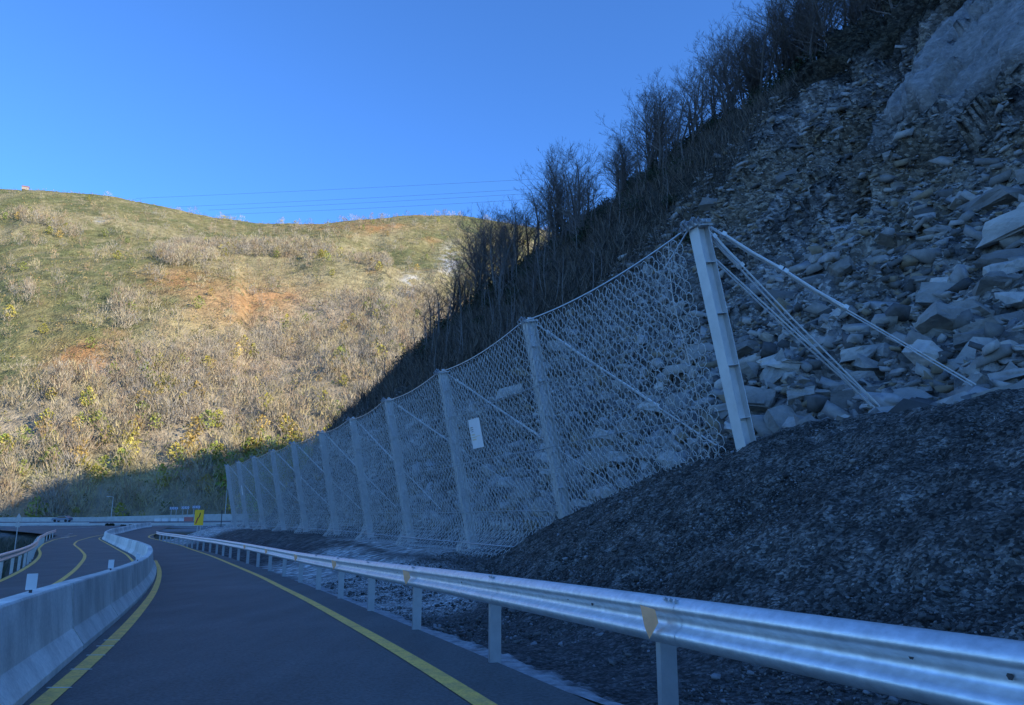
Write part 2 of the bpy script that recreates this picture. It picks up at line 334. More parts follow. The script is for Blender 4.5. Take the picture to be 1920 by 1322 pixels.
# ------------------------------------------------------------------ terrain right of the road
def T(s, u, detail=1.0):
    """height of the ground at distance s along and u across (right of) the fence"""
    s = np.asarray(s, float); u = np.asarray(u, float)
    X, Y = C2(s, u); zr = prof(Y); dg = (X-XG(np.clip(Y, -30, YG)))*.91
    w = np.where(u < 0, np.clip(dg/np.maximum(dg-u, .5), 0, 1), 1.)
    zf = np.interp(s, [0, 50, 88, 110, 160], [.25, .22, -.1, -.7, -.8])
    zA = (zr-.10) + (zf-zr+.10)*sstep(.05, .85, w)
    zA = np.where(dg < .1, zr-.10-.25*sstep(0, -.6, dg), zA)
    cr = np.interp(s, [-60, -12, -2, 0, 2.5, 5, 8, 10, 12, 16], [3.9, 3.7, 3.35, 3.25, 2.9, 2.3, 1.55, .7, -.3, -2.5])
    zM = smin(cr+.60*(u+.3), cr+.03*u, .8)
    zM = np.where(u > 0, cr+.03*u-.02*sstep(0, 3, u), zM) if False else zM
    z = smax(zA, zM, .35)
    z = np.where(dg < .25, zA, z)
    # rock slope
    far = sstep(26, 44, s)
    zn = cr*0+2.6+.72*(u-4.5); zn = np.where(u > 27, 18.8+1.38*(u-27), zn)
    uq = u; u = u-.35*np.maximum(s-74, 0); zq = 1.55*(u-2.2)+.3; zq = np.where(u > 8.5, 10.05+(u-8.5)*1.0, zq); u = uq
    zB = zn*(1-far)+zq*far
    wob = (fbm(s/14., u/14., 5)-.5)
    zB = zB + wob*3.0*sstep(6, 20, u)
    cap = np.interp(s, [-400, -40, 46, 52, 60, 69, 77, 79.5, 81.5, 84, 92, 106, 120, 135, 260], [62, 43, 43, 41, 35, 29.5, 23, 17, 11, 8, 6.5, 5.5, 5, 4, 3])
    up = np.minimum(np.maximum(u-41, 0), np.interp(s, [-70, -10, 60], [400, 100, 85]))
    capz = cap + np.interp(s, [-400, -60, -10, 60, 90, 110], [.80, .80, .70, .70, .4, .0])*up
    capz = smin(capz, np.interp(s, [-400, -180, -120, -75, -40, 100], [186, 180, 175, 156, 125, 118]), 8.)  # unseen heights behind the crest, shaped to place the shadow edge on the far hill
    zB = smin(zB, capz+(fbm(s/9., u/9., 9)-.5)*2.2, 2.5)
    zz = smax(z, zB, .6)
    z = np.where(u > .5, z+(zz-z)*sstep(.5, 2.0, u), z)
    if detail:
        bare = (1-sstep(33, 39, s+6*(fbm(u/6., s/9., 31)-.5)))*sstep(3, 7, u)
        scree = bare*(1-sstep(24, 29, u+4*(fbm(s/6., u/6., 12)-.5)))
        cliff = bare-scree; cliff = np.clip(cliff, 0, 1)
        a, e = facet(s/1.7+.3*u, u/1.1, 3); b, e2 = facet(s/.7, u/.55+.2*s, 7)
        dsc = (a-.5)*1.0+(b-.5)*.5 + (fbm(s*1.5, u*1.5, 8)-.5)*.3
        slab = sstep(20.8, 19.4, s+.35*(u-36)+2.5*(fbm(u/3., s/5., 45)-.5))*sstep(32.2, 33.4, u-.12*(s-12)+3.5*(fbm(s/5., u/9., 46)-.5))*sstep(47, 44, u)
        recess = sstep(20.6, 22, s)*sstep(26, 23.5, s)*sstep(31, 33, u)*sstep(43, 40, u)
        v = u*1.0+.30*s + 2.2*(fbm(s/8., u/5., 21)-.5)
        st = (v/2.3) % 1.0; st2 = (v/.62+fbm(s/3., u/2., 4)*2) % 1.0
        w2 = u+1.3*s+2.5*(fbm(s/9., u/7., 52)-.5); w3 = (s-.8*u)
        c, e3 = facet(w3/5., w2/1.7, 13); d_, e4 = facet(w3/2., w2/.7, 17)
        st = (w2/3.4) % 1.0; st2 = (w2/1.1+fbm(s/3., u/2., 4)) % 1.0
        w2 = u+1.3*s+2.5*(fbm(s/9., u/7., 52)-.5); dslab = .9+1.0*(fbm(s/8., u/8., 47, 2)-.5)+1.2*(((w2/5.3) % 1.0)**1.3)+1.3*(facet(w3/6.5, w2/2.6, 61)[0]-.5)+.5*(facet(w3/2.6, w2/1.0, 63)[0]-.5)-1.0*sstep(.03, .0, abs(fbm(w3/7., w2/2.6, 58, 3)-.5))
        dcl = (st**2-.4)*2.2 + (st2-.5)*.7*(1-slab*.8) + ((c-.5)*2.6+(d_-.5)*.9)*(1-slab*.85)
        dcl = dcl*(1-slab)+dslab*slab-recess*2.6
        veg = sstep(4, 10, u)*(1-bare)
        dv = (fbm(s/2.2, u/2.2, 61)-.5)*1.6
        cut = sstep(2.2, 4, u)*(1-sstep(12, 15, u))*far
        dcut = (a-.5)*1.0+(b-.5)*.4
        D = detail*(scree*dsc + cliff*dcl*.8 + veg*dv + cut*dcut); k_ = np.clip(cliff+cut*.8+scree*.35, 0, 1)
        X, Y = C2(s, u-D*.75*k_); z = z + D*(1-.35*k_)
    return X, Y, z
def terr_col(s, u, X, Y, z):
    n1 = fbm(s/3., u/3., 71); n2 = fbm(s/1.1, u/1.1, 72); n3 = fbm(s/11., u/11., 73)
    bare = (1-sstep(33, 39, s+6*(fbm(u/6., s/9., 31)-.5)))
    grey = np.array([.22, .212, .20]); brown = np.array([.155, .14, .122]); slate = np.array([.24, .235, .23]); dark = np.array([.04, .04, .045])
    slab = sstep(20.8, 19.4, s+.35*(u-36)+2.5*(fbm(u/3., s/5., 45)-.5))*sstep(32.2, 33.4, u-.12*(s-12)+3.5*(fbm(s/5., u/9., 46)-.5))*sstep(47, 44, u)
    c = grey+(brown-grey)*sstep(.42, .62, n1)[..., None]
    c = c+(dark-c)*(sstep(.58, .72, n2)*.6)[..., None]
    w2 = u+1.3*s+2.5*(fbm(s/9., u/7., 52)-.5)
    cell = hash2(np.floor(s/2.2+.5*fbm(s, u, 4)), np.floor((u+.3*s)/.8), 77)*.6+hash2(np.floor(s/.9), np.floor((u+.3*s+fbm(s, u, 6))/.35), 78)*.4
    cell = cell*(1-slab*.85)+.55*slab*.85; c = c*(.55+.95*cell[..., None])
    w2 = u+1.3*s+2.5*(fbm(s/9., u/7., 52)-.5); wv = fbm((s-.8*u)/6., w2/.9, 49, 5); wv2 = fbm((s-.8*u)/7., w2/2.2, 50, 3); c = c*(1-slab[..., None]+slab[..., None]*((.30+.75*sstep(.40, .56, wv)*sstep(.38, .52, wv2)+.15*(fbm(s, u, 59)-.5))*(1-.75*sstep(.035, .008, abs(fbm((s-.8*u)/7., w2/2.6, 58, 3)-.5))))[..., None])
    seam = np.minimum((w2/3.4) % 1.0, 1-(w2/3.4) % 1.0); seam = np.minimum(seam, np.minimum((w2/5.3) % 1.0, 1-(w2/5.3) % 1.0)+.02)
    c = c*(1-.6*(sstep(.07, .02, seam)*sstep(24, 29, u))[..., None])
    c = c+(slate-c)*slab[..., None]
    och = np.array([.19, .145, .09]); c = c+(och-c)*(sstep(.60, .70, n3)*.55*sstep(12, 20, u))[..., None]
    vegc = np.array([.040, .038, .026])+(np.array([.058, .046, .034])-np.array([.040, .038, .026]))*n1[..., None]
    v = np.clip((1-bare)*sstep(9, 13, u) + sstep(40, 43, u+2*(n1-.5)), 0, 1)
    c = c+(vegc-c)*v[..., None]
    dg = (X-XG(np.clip(Y, -30, YG)))*.91
    w = np.clip(dg/np.maximum(dg-u, .5), 0, 1)
    dirt = np.array([.060, .060, .062])+(np.array([.10, .098, .092])-np.array([.060, .060, .062]))*n2[..., None]
    pale = np.array([.42, .405, .38])
    near_p = sstep(3.5, 5.5, s+4*(n1-.5)+2)*sstep(30, 22, s)*sstep(.03, .1, w)*sstep(.68, .5, w+(n1-.5)*.25)    # concrete pad behind the rail
    far_p = sstep(10, 14, s)*sstep(36, 24, s)*sstep(.62, .74, w+(n1-.5)*.25)*sstep(1.04, .93, w)
    end_p = sstep(62, 74, s+8*(n1-.5))
    apr = (u < 1.8) | ((s > 88) & (u < 2.2+.5*(s-84)) & (s < 165))
    hard = np.clip(np.maximum(np.maximum(near_p, far_p*.8), end_p), 0, 1)
    a = dirt+(pale*(.8+.4*n2[..., None])-dirt)*hard[..., None]
    return np.where(apr[..., None], a, c)
def terr_mesh(name, s0, s1, ds, u0, u1, du, material, hole=None, detail=1., label=None, kind='structure'):
    s = np.arange(s0, s1+ds*.5, ds); u = np.arange(u0, u1+du*.5, du)
    S, U = np.meshgrid(s, u, indexing='ij')
    X, Y, Z = T(S, U, detail); c = terr_col(S, U, X, Y, Z)
    keep = None
    if hole is not None:
        sm = (S[:-1, :-1]+S[1:, 1:])/2; um = (U[:-1, :-1]+U[1:, 1:])/2
        keep = ~((sm > hole[0]) & (sm < hole[1]) & (um > hole[2]) & (um < hole[3]))
    o = mesh_np(name, np.stack([X, Y, Z], -1).reshape(-1, 3), gridF(len(s), len(u), keep), material, col=c.reshape(-1, 3), frag=1-.8*sstep(20.8, 19.4, S+.35*(U-36)+2.5*(fbm(U/3., S/5., 45)-.5))*sstep(32.2, 33.4, U-.12*(S-12)+3.5*(fbm(S/5., U/9., 46)-.5))*sstep(47, 44, U))
    return tag(o, label, kind=kind)
rock_slope = terr_mesh('rock_slope', -24, 46, .2, -13, 58, .2, M_TERR, hole=(-16, 15.95, -8, 3.05), label='bare landslide slope of broken slate above the road')
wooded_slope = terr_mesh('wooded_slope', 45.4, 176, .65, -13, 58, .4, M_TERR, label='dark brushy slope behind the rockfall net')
mountain = terr_mesh('mountain', -400, 190, 9.8, 55, 420, 9, M_TERR, detail=0, label='unseen mountainside beyond the crest on the right, shaped to shade the valley')  # hidden behind the crest; its height is shaped to block the sun
terr_mesh('roadside_ground', -120, -24, 2, -13, 58, 1.5, M_TERR, detail=0, label='ground beside the road behind the camera')

# mound of dark grit, fine mesh with clods
s = np.arange(-16, 16.01, .075); u = np.arange(-8, 3.06, .075)
S, U = np.meshgrid(s, u, indexing='ij'); X, Y, Z = T(S, U, 1.)
dg = (X-XG(Y))*.91
edge = sstep(-16, -15, S)*sstep(16, 15, S)*sstep(-8, -7.4, U)*sstep(3.05, 2.3, U)
cr = np.interp(S, [-60, -12, -2, 0, 2.5, 5, 8, 10, 12, 16], [3.9, 3.7, 3.35, 3.25, 2.9, 2.3, 1.55, .7, -.3, -2.5])
onm = sstep(.0, .4, cr+.60*(U+.3)-(prof(Y)-.1))*sstep(.3, .9, dg)
fn = (fbm(S*1.5+.5*U, U*.32, 90)-.5)*.34 + (fbm(X*1.1, Y*1.1, 91)-.5)*.26 + (fbm(X*4, Y*4, 92, 3)-.5)*.16 + (fbm(X*11, Y*11, 93, 2)-.5)*.07
Z = Z+fn*edge*(.25+.75*onm)*sstep(.15, .5, dg)
n2 = fbm(X*2.2, Y*2.2, 95); n1 = fbm(X/1.3, Y/1.3, 96); n3 = fbm(X*9, Y*9, 97, 2)
cb = terr_col(S, U, X, Y, Z)
spk = vnoise(X*19, Y*19, 401); mc = np.array([.062, .058, .052])+(np.array([.17, .158, .142])-np.array([.062, .058, .052]))*(sstep(.42, .62, n2*.5+n3*.5)*.5+.5*sstep(.62, .85, spk)*sstep(.35, .6, n2))[..., None]
gritp = sstep(.56, .68, n1)*sstep(.40, .58, n3)*sstep(3.6, .8, dg)       # patches of pale crushed stone low on the mound
mc = mc+(np.array([.36, .35, .33])-mc)*(gritp*.8)[..., None]
cb = cb+(mc-cb)*onm[..., None]
strip = sstep(.10, .14, dg+.05*(n3-.5))*sstep(.60, .46, dg+.40*(n1-.5)+.22*(n3-.5))
cb = cb+(np.array([.36, .365, .37])-cb)*strip[..., None]
Z = Z+strip*.05
mound = mesh_np('earth_mound', np.stack([X, Y, Z], -1).reshape(-1, 3), gridF(len(s), len(u)), M_MOUND, col=cb.reshape(-1, 3), frag=(.75+.25*onm)*(1-strip))
tag(mound, 'steep dark grit mound beside the guardrail', kind='structure')

# ------------------------------------------------------------------ left ground, base ground
yy = np.concatenate([np.arange(-120, 0, 8), np.arange(0, 250, 1.5)]); xx = np.concatenate([np.arange(-600, -130, 14), np.arange(-130, 30, 1.5), np.arange(30, 420, 14)])
Xg, Yg = np.meshgrid(xx, yy, indexing='ij')
zz = prof(Yg)-.35
lx = XLG(np.clip(Yg, -30, YLG)); dl = lx-Xg
zz = zz-1.2*sstep(.6, 4, dl)*sstep(130, 100, Yg)+(fbm(Xg/3, Yg/3, 33)-.5)*.5*sstep(1, 4, dl)
zz = np.where(Xg > -30, zz-.6, zz); zz = zz+.28*sstep(100, 112, Yg)*(Xg < -36)
n = fbm(Xg/4, Yg/4, 35)
g = np.array([.07, .068, .045])+(np.array([.13, .12, .085])-np.array([.07, .068, .045]))*n[..., None]
pale = sstep(112, 122, Yg)*sstep(.3, .45, n); g = g+(np.array([.26, .265, .27])-g)*(pale*.85)[..., None]
o = mesh_np('ground', np.stack([Xg, Yg, zz], -1).reshape(-1, 3), gridF(len(xx), len(yy)), M_TERR, col=g.reshape(-1, 3)); tag(o, 'level ground around the roads', kind='structure')
gp = mesh_np('base_ground', [(-4000, -1500, -9), (4000, -1500, -9), (4000, 4500, -9), (-4000, 4500, -9)], [(0, 1, 2, 3)], mat('plain_earth', (.08, .08, .05), .95, var=.2, scale=.01)); tag(gp, kind='structure')

# ------------------------------------------------------------------ roads and markings
def strip_mesh(name, fa, fb, y0, y1, dy, dz, m, **k):
    y = np.arange(y0, y1+dy*.5, dy); a = fa(y); b = fb(y); z = prof(y)+dz
    V = np.concatenate([np.stack([a, y, z], -1), np.stack([b, y, z], -1)]); n_ = len(y)
    i = np.arange(n_-1); F = np.stack([i, i+n_, i+n_+1, i+1], -1)
    o = mesh_np(name, V, F, m, smooth=False); return tag(o, **k)
xr_far, _ = curve_fn([(292, 1012), (287, 1005), (296, 997), (320, 988), (345, 981)], smooth=4)
def XRE(y): return np.where(y < YG-1, XG(np.minimum(y, YG))+.16, np.maximum(xr_far(np.clip(y, YG-1, 185)), -200))
xl_far, _ = curve_fn([(105, 1004), (60, 999), (0, 994), (-60, 990)], smooth=3)
def XLE(y): return np.where(y < YLG, XLG(np.minimum(y, YLG))+.25, np.minimum(xl_far(np.clip(y, YLG, 140)), XLG(YLG)))
strip_mesh('road', XLE, XRE, -12, 150, .5, 0, M_ASPH, label='fresh dark asphalt of the winding diversion road', kind='structure')
def line_pts(picks, width, dz=.008, name='road_line', m=M_YEL, extra=None, sm=2, **k):
    P = np.array([G(*p) for p in picks]); 
    t = np.concatenate([[0], np.cumsum(np.linalg.norm(np.diff(P[:, :2], axis=0), axis=1))])
    tt = np.arange(0, t[-1], .6); x = np.interp(tt, t, P[:, 0]); y = np.interp(tt, t, P[:, 1])
    if extra: # prolong backwards past the camera
        d = np.array([x[0]-x[6], y[0]-y[6]]); d /= np.linalg.norm(d); q = np.arange(extra, 0, -.6)
        x = np.concatenate([x[0]+d[0]*q, x]); y = np.concatenate([y[0]+d[1]*q, y])
    for _ in range(sm):
        for w_ in (9,):
            e = w_//2; px_ = np.pad(x, e, 'reflect', reflect_type='odd'); py_ = np.pad(y, e, 'reflect', reflect_type='odd')
            x = np.convolve(px_, np.ones(w_)/w_, 'valid'); y = np.convolve(py_, np.ones(w_)/w_, 'valid')
    tx = np.gradient(x); ty = np.gradient(y); nn = np.hypot(tx, ty); nx = ty/nn; ny = -tx/nn
    a = np.stack([x-nx*width/2, y-ny*width/2], -1); b = np.stack([x+nx*width/2, y+ny*width/2], -1)
    V = np.concatenate([np.column_stack([a, prof(a[:, 1])+dz]), np.column_stack([b, prof(b[:, 1])+dz])]); n_ = len(x)
    i = np.arange(n_-1); F = np.stack([i, i+n_, i+n_+1, i+1], -1)
    o = mesh_np(name, V, F, m); return tag(o, **k)
line_pts(LL_P, .16, extra=6, label='yellow line hugging the concrete barrier', kind='structure')
line_pts(RL_P, .19, extra=6, label='yellow line beside the steel guardrail', kind='structure')
line_pts(CL_P, .17, extra=10, label='yellow line between the two opposite lanes', kind='structure')
line_pts(LE_P, .17, extra=10, label='yellow line at the far left verge', kind='structure')
y = np.arange(14, 76, .8)
line_c = lambda y: XB(y)-.95
strip_mesh('road_line', lambda y: XB(y)-1.08, lambda y: XB(y)-.92, 10, 96, .6, .008, M_YEL, label='yellow line on the far side of the concrete barrier', kind='structure')
# survey ticks beside the left line
tk = MB()
for (px, py) in [(111, 1292), (152, 1257), (180, 1231), (197, 1213), (210, 1202)]:
    p = G(px, py); tk.box((p[0], p[1], prof(p[1])+.008), (.22, .025, .006))
tag(tk.build('paint_ticks', M_WPAINT), 'short white survey ticks on the asphalt', kind='structure')
# hatched area at the merge on the left
hb = MB()
for k in range(4):
    p = G(100+k*4, 1009-k*2.3); q = G(142+k*3, 1007-k*2.6)
    hb.box(((p[0]+q[0])/2, (p[1]+q[1])/2, prof((p[1]+q[1])/2)+.012), (abs(q[0]-p[0]), .55, .01))
tag(hb.build('hatched_marking', M_WPAINT), 'white hatched marking at the merge', kind='structure')

# ------------------------------------------------------------------ near guardrail
def walk(fx, y0, y1, step=.25):
    y = np.arange(y0, y1, step); x = fx(y); d = np.concatenate([[0], np.cumsum(np.hypot(np.diff(x), np.diff(y)))])
    tx = np.gradient(x); ty = np.gradient(y); n_ = np.hypot(tx, ty)
    return dict(x=x, y=y, d=d, tx=tx/n_, ty=ty/n_, z=prof(y))
def along(w, dist):
    f = lambda a: float(np.interp(dist, w['d'], w[a])); t = Vector((f('tx'), f('ty'), 0)).normalized()
    return Vector((f('x'), f('y'), f('z'))), t, Vector((t.y, -t.x, 0))
WG = walk(XG, -4.5, YG)
RAIL_H0 = .63
def w_profile(side=1):
    outer = [(0, .312), (.020, .310), (.045, .298), (.072, .272), (.083, .250), (.080, .228), (.060, .206), (.030, .188), (.020, .172), (.020, .140), (.030, .124), (.060, .106), (.080, .084), (.083, .062), (.072, .040), (.045, .014), (.020, .002), (0, 0)]
    inner = [(d-.006, h) for d, h in outer[::-1]]
    return [(-side*d, h) for d, h in outer]+[(-side*d, h) for d, h in inner]
gr0 = (float(WG['x'][0]), float(WG['y'][0]), float(WG['z'][0]))
guard = empty('guardrail', gr0, label='long galvanised steel guardrail along the right road edge with orange reflectors', cat='guardrail')
# distance of the picked post
p1 = G(905, 1243); i1 = np.argmin(np.hypot(WG['x']-p1[0], WG['y']-p1[1])); D1 = WG['d'][i1]
p2 = G(765, 1180); i2 = np.argmin(np.hypot(WG['x']-p2[0], WG['y']-p2[1])); STEP = float(WG['d'][i2]-D1); print('post step', STEP, 'Y', WG['y'][i1], 'end', YG)
k0 = -int(D1//STEP); rail_d = [D1+k*STEP for k in range(k0, 60) if D1+k*STEP < WG['d'][-1]-.5]
PROF = w_profile()
# one rail panel between every pair of posts
cuts = [0.0]+[d-.35 for d in rail_d[1:]]+[float(WG['d'][-1])]
for a, b in zip(cuts[:-1], cuts[1:]):
    n_ = max(4, int((b-a)/.7)); ds_ = np.linspace(a, b+.12, n_)
    path = []; side = []
    for k_, dd in enumerate(ds_):
        p, t, nr = along(WG, min(dd, WG['d'][-1])); off = -.004 if k_ == 0 else .0
        path.append(p+Vector((0, 0, RAIL_H0))+nr*(.03 if k_ < 1 else .033)); side.append(nr)
    MB().sweep(PROF, path, side, caps=False).build('rail', M_RAIL, guard, gr0, smooth=True)
for k_, dd in enumerate(rail_d):
    p, t, nr = along(WG, dd); c = p+nr*.125
    m = MB()  # C-shaped post: web and two flanges
    hh = .80
    m.box(c+Vector((0, 0, hh/2-.15)), (.006, .13, hh+.3), (t, nr, (0, 0, 1)))
    for q in (-1, 1):
        m.box(c+nr*q*.062+t*.03+Vector((0, 0, hh/2-.15)), (.055, .006, hh+.3), (t, nr, (0, 0, 1)))
    m.build('post', M_GALV, guard, gr0)
    MB().box(p+nr*.045+Vector((0, 0, RAIL_H0+.155)), (.13, .035, .16), (t, nr, (0, 0, 1))).build('spacer', M_GALV, guard, gr0)
    if dd < 30:
        for q in (-.35, -.29, -.35+.12):
            MB().tube([p+t*q-nr*.0+Vector((0, 0, RAIL_H0+.292)), p+t*q-nr*.042+Vector((0, 0, RAIL_H0+.312))], .013, 6).build('bolt', M_GALV, guard, gr0)
        for q in (.9, 1.35):
            MB().tube([p+t*q+nr*.0+Vector((0, 0, RAIL_H0+.155)), p+t*q-nr*.0+Vector((0, 0, RAIL_H0+.155))-nr*.0+nr*.02-nr*.013], [.016, .012], 6).build('bolt', M_DARKM, guard, gr0)
    kk = k_+k0
    if (kk % 2 == 1 or kk % 2 == -1) and dd < 60:
        pass
    if kk % 2 == 1-1+1 and False: pass
    if (kk-(-1)) % 2 == 0 and dd < 50:
        o_ = p-nr*.035+Vector((0, 0, RAIL_H0+.155))-t*.14
        # wing shaped reflector that leans out of the valley of the rail, its face turned to the traffic
        fx = (-t*.93-nr*.36).normalized(); ex = fx.cross(Vector((0, 0, 1))).normalized()
        if ex.dot(nr) > 0: ex = -ex
        pts_ = [(.12, .105), (.02, .075), (0, -.01), (.065, -.115), (.095, -.035)]
        V = [tuple(o_+ex*a_+Vector((0, 0, b_))) for a_, b_ in pts_]; V += [tuple(Vector(v)-fx*.012) for v in V]
        n6 = len(pts_); Fc = [tuple(range(n6)), tuple(range(2*n6-1, n6-1, -1))]+[(i, (i+1) % n6, (i+1) % n6+n6, i+n6) for i in range(n6)]
        mesh_py('reflector', V, [f[::-1] for f in Fc], M_REFO, guard, gr0)

# ------------------------------------------------------------------ left guardrail
WL = walk(XLG, 4, YLG-.2); gl0 = (float(WL['x'][0]), float(WL['y'][0]), float(WL['z'][0]))
gl = empty('guardrail', gl0, label='distant curved steel guardrail at the left verge', cat='guardrail')
path = []; side = []
for dd in np.arange(0, WL['d'][-1], 1.5):
    p, t, nr = along(WL, dd); path.append(p+Vector((0, 0, .5))); side.append(-nr)
MB().sweep(w_profile(), path, side).build('rail', M_RAIL, gl, gl0)
for dd in np.arange(1, WL['d'][-1]-1, 4):
    p, t, nr = along(WL, dd); MB().box(p-nr*.12+Vector((0, 0, .2)), (.06, .12, 1.1), (t, nr, (0, 0, 1))).build('post', M_GALV, gl, gl0)

# ------------------------------------------------------------------ concrete barrier blocks
def XBc(y): return XB(y)-.30
WBr = walk(XBc, 1.5, YB-.5)
pj = at(100, 1126, 9.4)
JP = [(.30, 0), (.30, .07), (.165, .27), (.10, .78), (.085, .80), (-.085, .80), (-.10, .78), (-.165, .27), (-.30, .07), (-.30, 0)]
jd = float(np.interp(9.6, WBr['y'], WBr['d'])); BL = 4.0
starts = [jd-2*BL, jd-BL]+[jd+k*BL for k in range(0, int((WBr['d'][-1]-jd)/BL))]
starts = [s_ for s_ in starts if s_ > -3]
ORD = ['fifth', 'sixth', 'seventh', 'eighth', 'ninth', 'tenth', 'eleventh', 'twelfth', 'thirteenth', 'fourteenth']
lab = ['wide concrete barrier block nearest the camera at the lower left corner', 'grey stained concrete barrier block carrying the nearest white marker plate',
       'pale clean concrete barrier block just beyond the one with the nearest white plate', 'concrete barrier block with a dark brown stain and the second white plate']
for k_, s_ in enumerate(starts):
    a = max(s_+.035, 0); b = min(s_+BL-.035, WBr['d'][-1])
    if b-a < .5: continue
    ds_ = np.linspace(a, b, 4); P_ = [along(WBr, q) for q in ds_]
    org = tuple(P_[0][0])
    path = [q[0] for q in P_]; side = [q[2] for q in P_]
    m = MB().sweep(JP, path, side)
    body = m.build('concrete_barrier', M_CONC, None, org); body.location = org
    l_ = lab[k_] if k_ < len(lab) else '%s concrete barrier block counting away from the camera' % ORD[k_-4] if k_-4 < len(ORD) else 'concrete barrier block in the line curving away between the carriageways'
    tag(body, l_, 'barrier', 'precast concrete barrier blocks dividing the road')
    body_mid, t_, n_ = P_[2]
    mk = {1: 58, 2: 207, 3: 258}.get(k_) if False else None
    BLK = body if k_ == 0 else BLK
    globals().setdefault('BLOCKS', []).append((a, b, body, org))
# white marker plates on top
for (px, top_py, hpx) in [(58, 1130, 24), (207, 1086, 13), (258, 1065, 8)]:
    best = None
    for dd in np.arange(0, WBr['d'][-1], .05):
        p, t, nr = along(WBr, dd); x_, y_ = project([p.x, p.y, p.z+.80])
        e_ = abs(x_-px)+abs(y_-top_py)
        if best is None or e_ < best[0]: best = (e_, dd)
    dd = best[1]; p, t, nr = along(WBr, dd)
    for (a, b, body, org) in BLOCKS:
        if a <= dd <= b+.05:
            vd = Vector((-p.x, -p.y, 0)).normalized(); sx = vd.cross(Vector((0, 0, 1)))
            hgt = .155
            MB().box(p+Vector((0, 0, .80+.03+hgt/2)), (.095, .012, hgt), (sx, vd, (0, 0, 1))).build('marker_plate', M_SIGNW if px != 238 else M_DARKM, body, org)
            MB().box(p-vd*.012+Vector((0, 0, .80+.045)), (.03, .012, .10), (sx, vd, (0, 0, 1))).build('bracket', M_DARKM, body, org)
            break

# ------------------------------------------------------------------ rockfall barrier
b0 = tuple(BASE[0]); fence = empty('rockfall_barrier', b0, label='tall rockfall barrier of leaning steel posts and ring netting along the slope foot', cat='rockfall fence')
v3 = lambda a: Vector([float(q) for q in a])
HEADS = []; UPS = []
for i in range(11):
    tp = v3(TOP[i]); bs = v3(BASE[i]); ax = (tp-bs).normalized(); L_ = (tp-bs).length
    nr = v3((NRM[i][0], NRM[i][1], 0)); al = ax.cross(nr).normalized(); nn = al.cross(ax).normalized()
    if nn.dot(nr) < 0: nn = -nn
    if al.y < 0: al = -al
    W_ = .30
    m = MB(); mid = (tp+bs)/2; q = W_
    m.box(mid-nn*q/2, (q*.95, .02, L_), (al, nn, ax)).box(mid+nn*q/2, (q*.95, .02, L_), (al, nn, ax)).box(mid, (.014, q-.02, L_), (al, nn, ax))
    post = m.build('post', M_POST, fence, b0)
    for k_ in range(1, 7):
        c = bs+ax*(L_*k_/6.7)
        r_ = MB()
        for sgn in (-1, 1): r_.box(c+al*sgn*(q*.24), (q*.45, q-.022, .014), (al, nn, ax))
        r_.build('stiffener', M_POST, post, b0)
    MB().box(tp+ax*.02, (q*1.35, q*1.5, .03), (al, nn, ax)).build('head_plate', M_POST, post, b0)
    hd = MB()
    for k_ in range(7 if i == 0 else 4):
        a_ = (k_-(3 if i == 0 else 1.5))*.11
        c = tp-nn*(.16+.04*(k_ % 2))+al*a_*.8+ax*(.08+.03*(k_ % 3))
        hd.tube([c+nn*.05-ax*.05, c-nn*.05+ax*.07, c-nn*.12, c-nn*.06-ax*.12], .022, 6)
        hd.box(c+nn*.22, (.05, .10, .07), (al, nn, ax))
    hd.build('shackle', M_GALV, post, b0)
    MB().box(bs+ax*.0, (q*1.5, q*1.6, .05), (al, nn, ax)).build('foot_plate', M_POST, post, b0)
    HEADS.append(tp+ax*.06-nn*.2); UPS.append(ax)
# net surface between posts i and i+1
def net_pt(i, a, b):
    """i bay (post i = nearer), a 0..1 from post i to post i+1, b 0..1 up"""
    p0 = BASE[i]+(TOP[i]-BASE[i])*b; p1_ = BASE[i+1]+(TOP[i+1]-BASE[i+1])*b
    P = p0+(p1_-p0)*a[..., None] if hasattr(a, 'shape') else p0+(p1_-p0)*a
    return P
def net_surface(i, A, B):
    p0 = BASE[i][None]+(TOP[i]-BASE[i])[None]*B[:, None]; p1_ = BASE[i+1][None]+(TOP[i+1]-BASE[i+1])[None]*B[:, None]
    P = p0+(p1_-p0)*A[:, None]
    n_ = (NRM[i]+NRM[i+1])/2; n3 = np.array([n_[0], n_[1], 0])
    bow = 4*A*(1-A)
    P[:, 2] -= .25*bow*B**2                                   # the top rope sags
    push = -.24-.22*bow*np.sin(np.pi*B) - 1.0*np.clip(1-B/.17, 0, 1)**1.6*(.45+.9*np.sin(np.pi*np.clip(A*1.0, 0, 1))) 
    P += n3[None]*push[:, None]
    return P
RN = 7
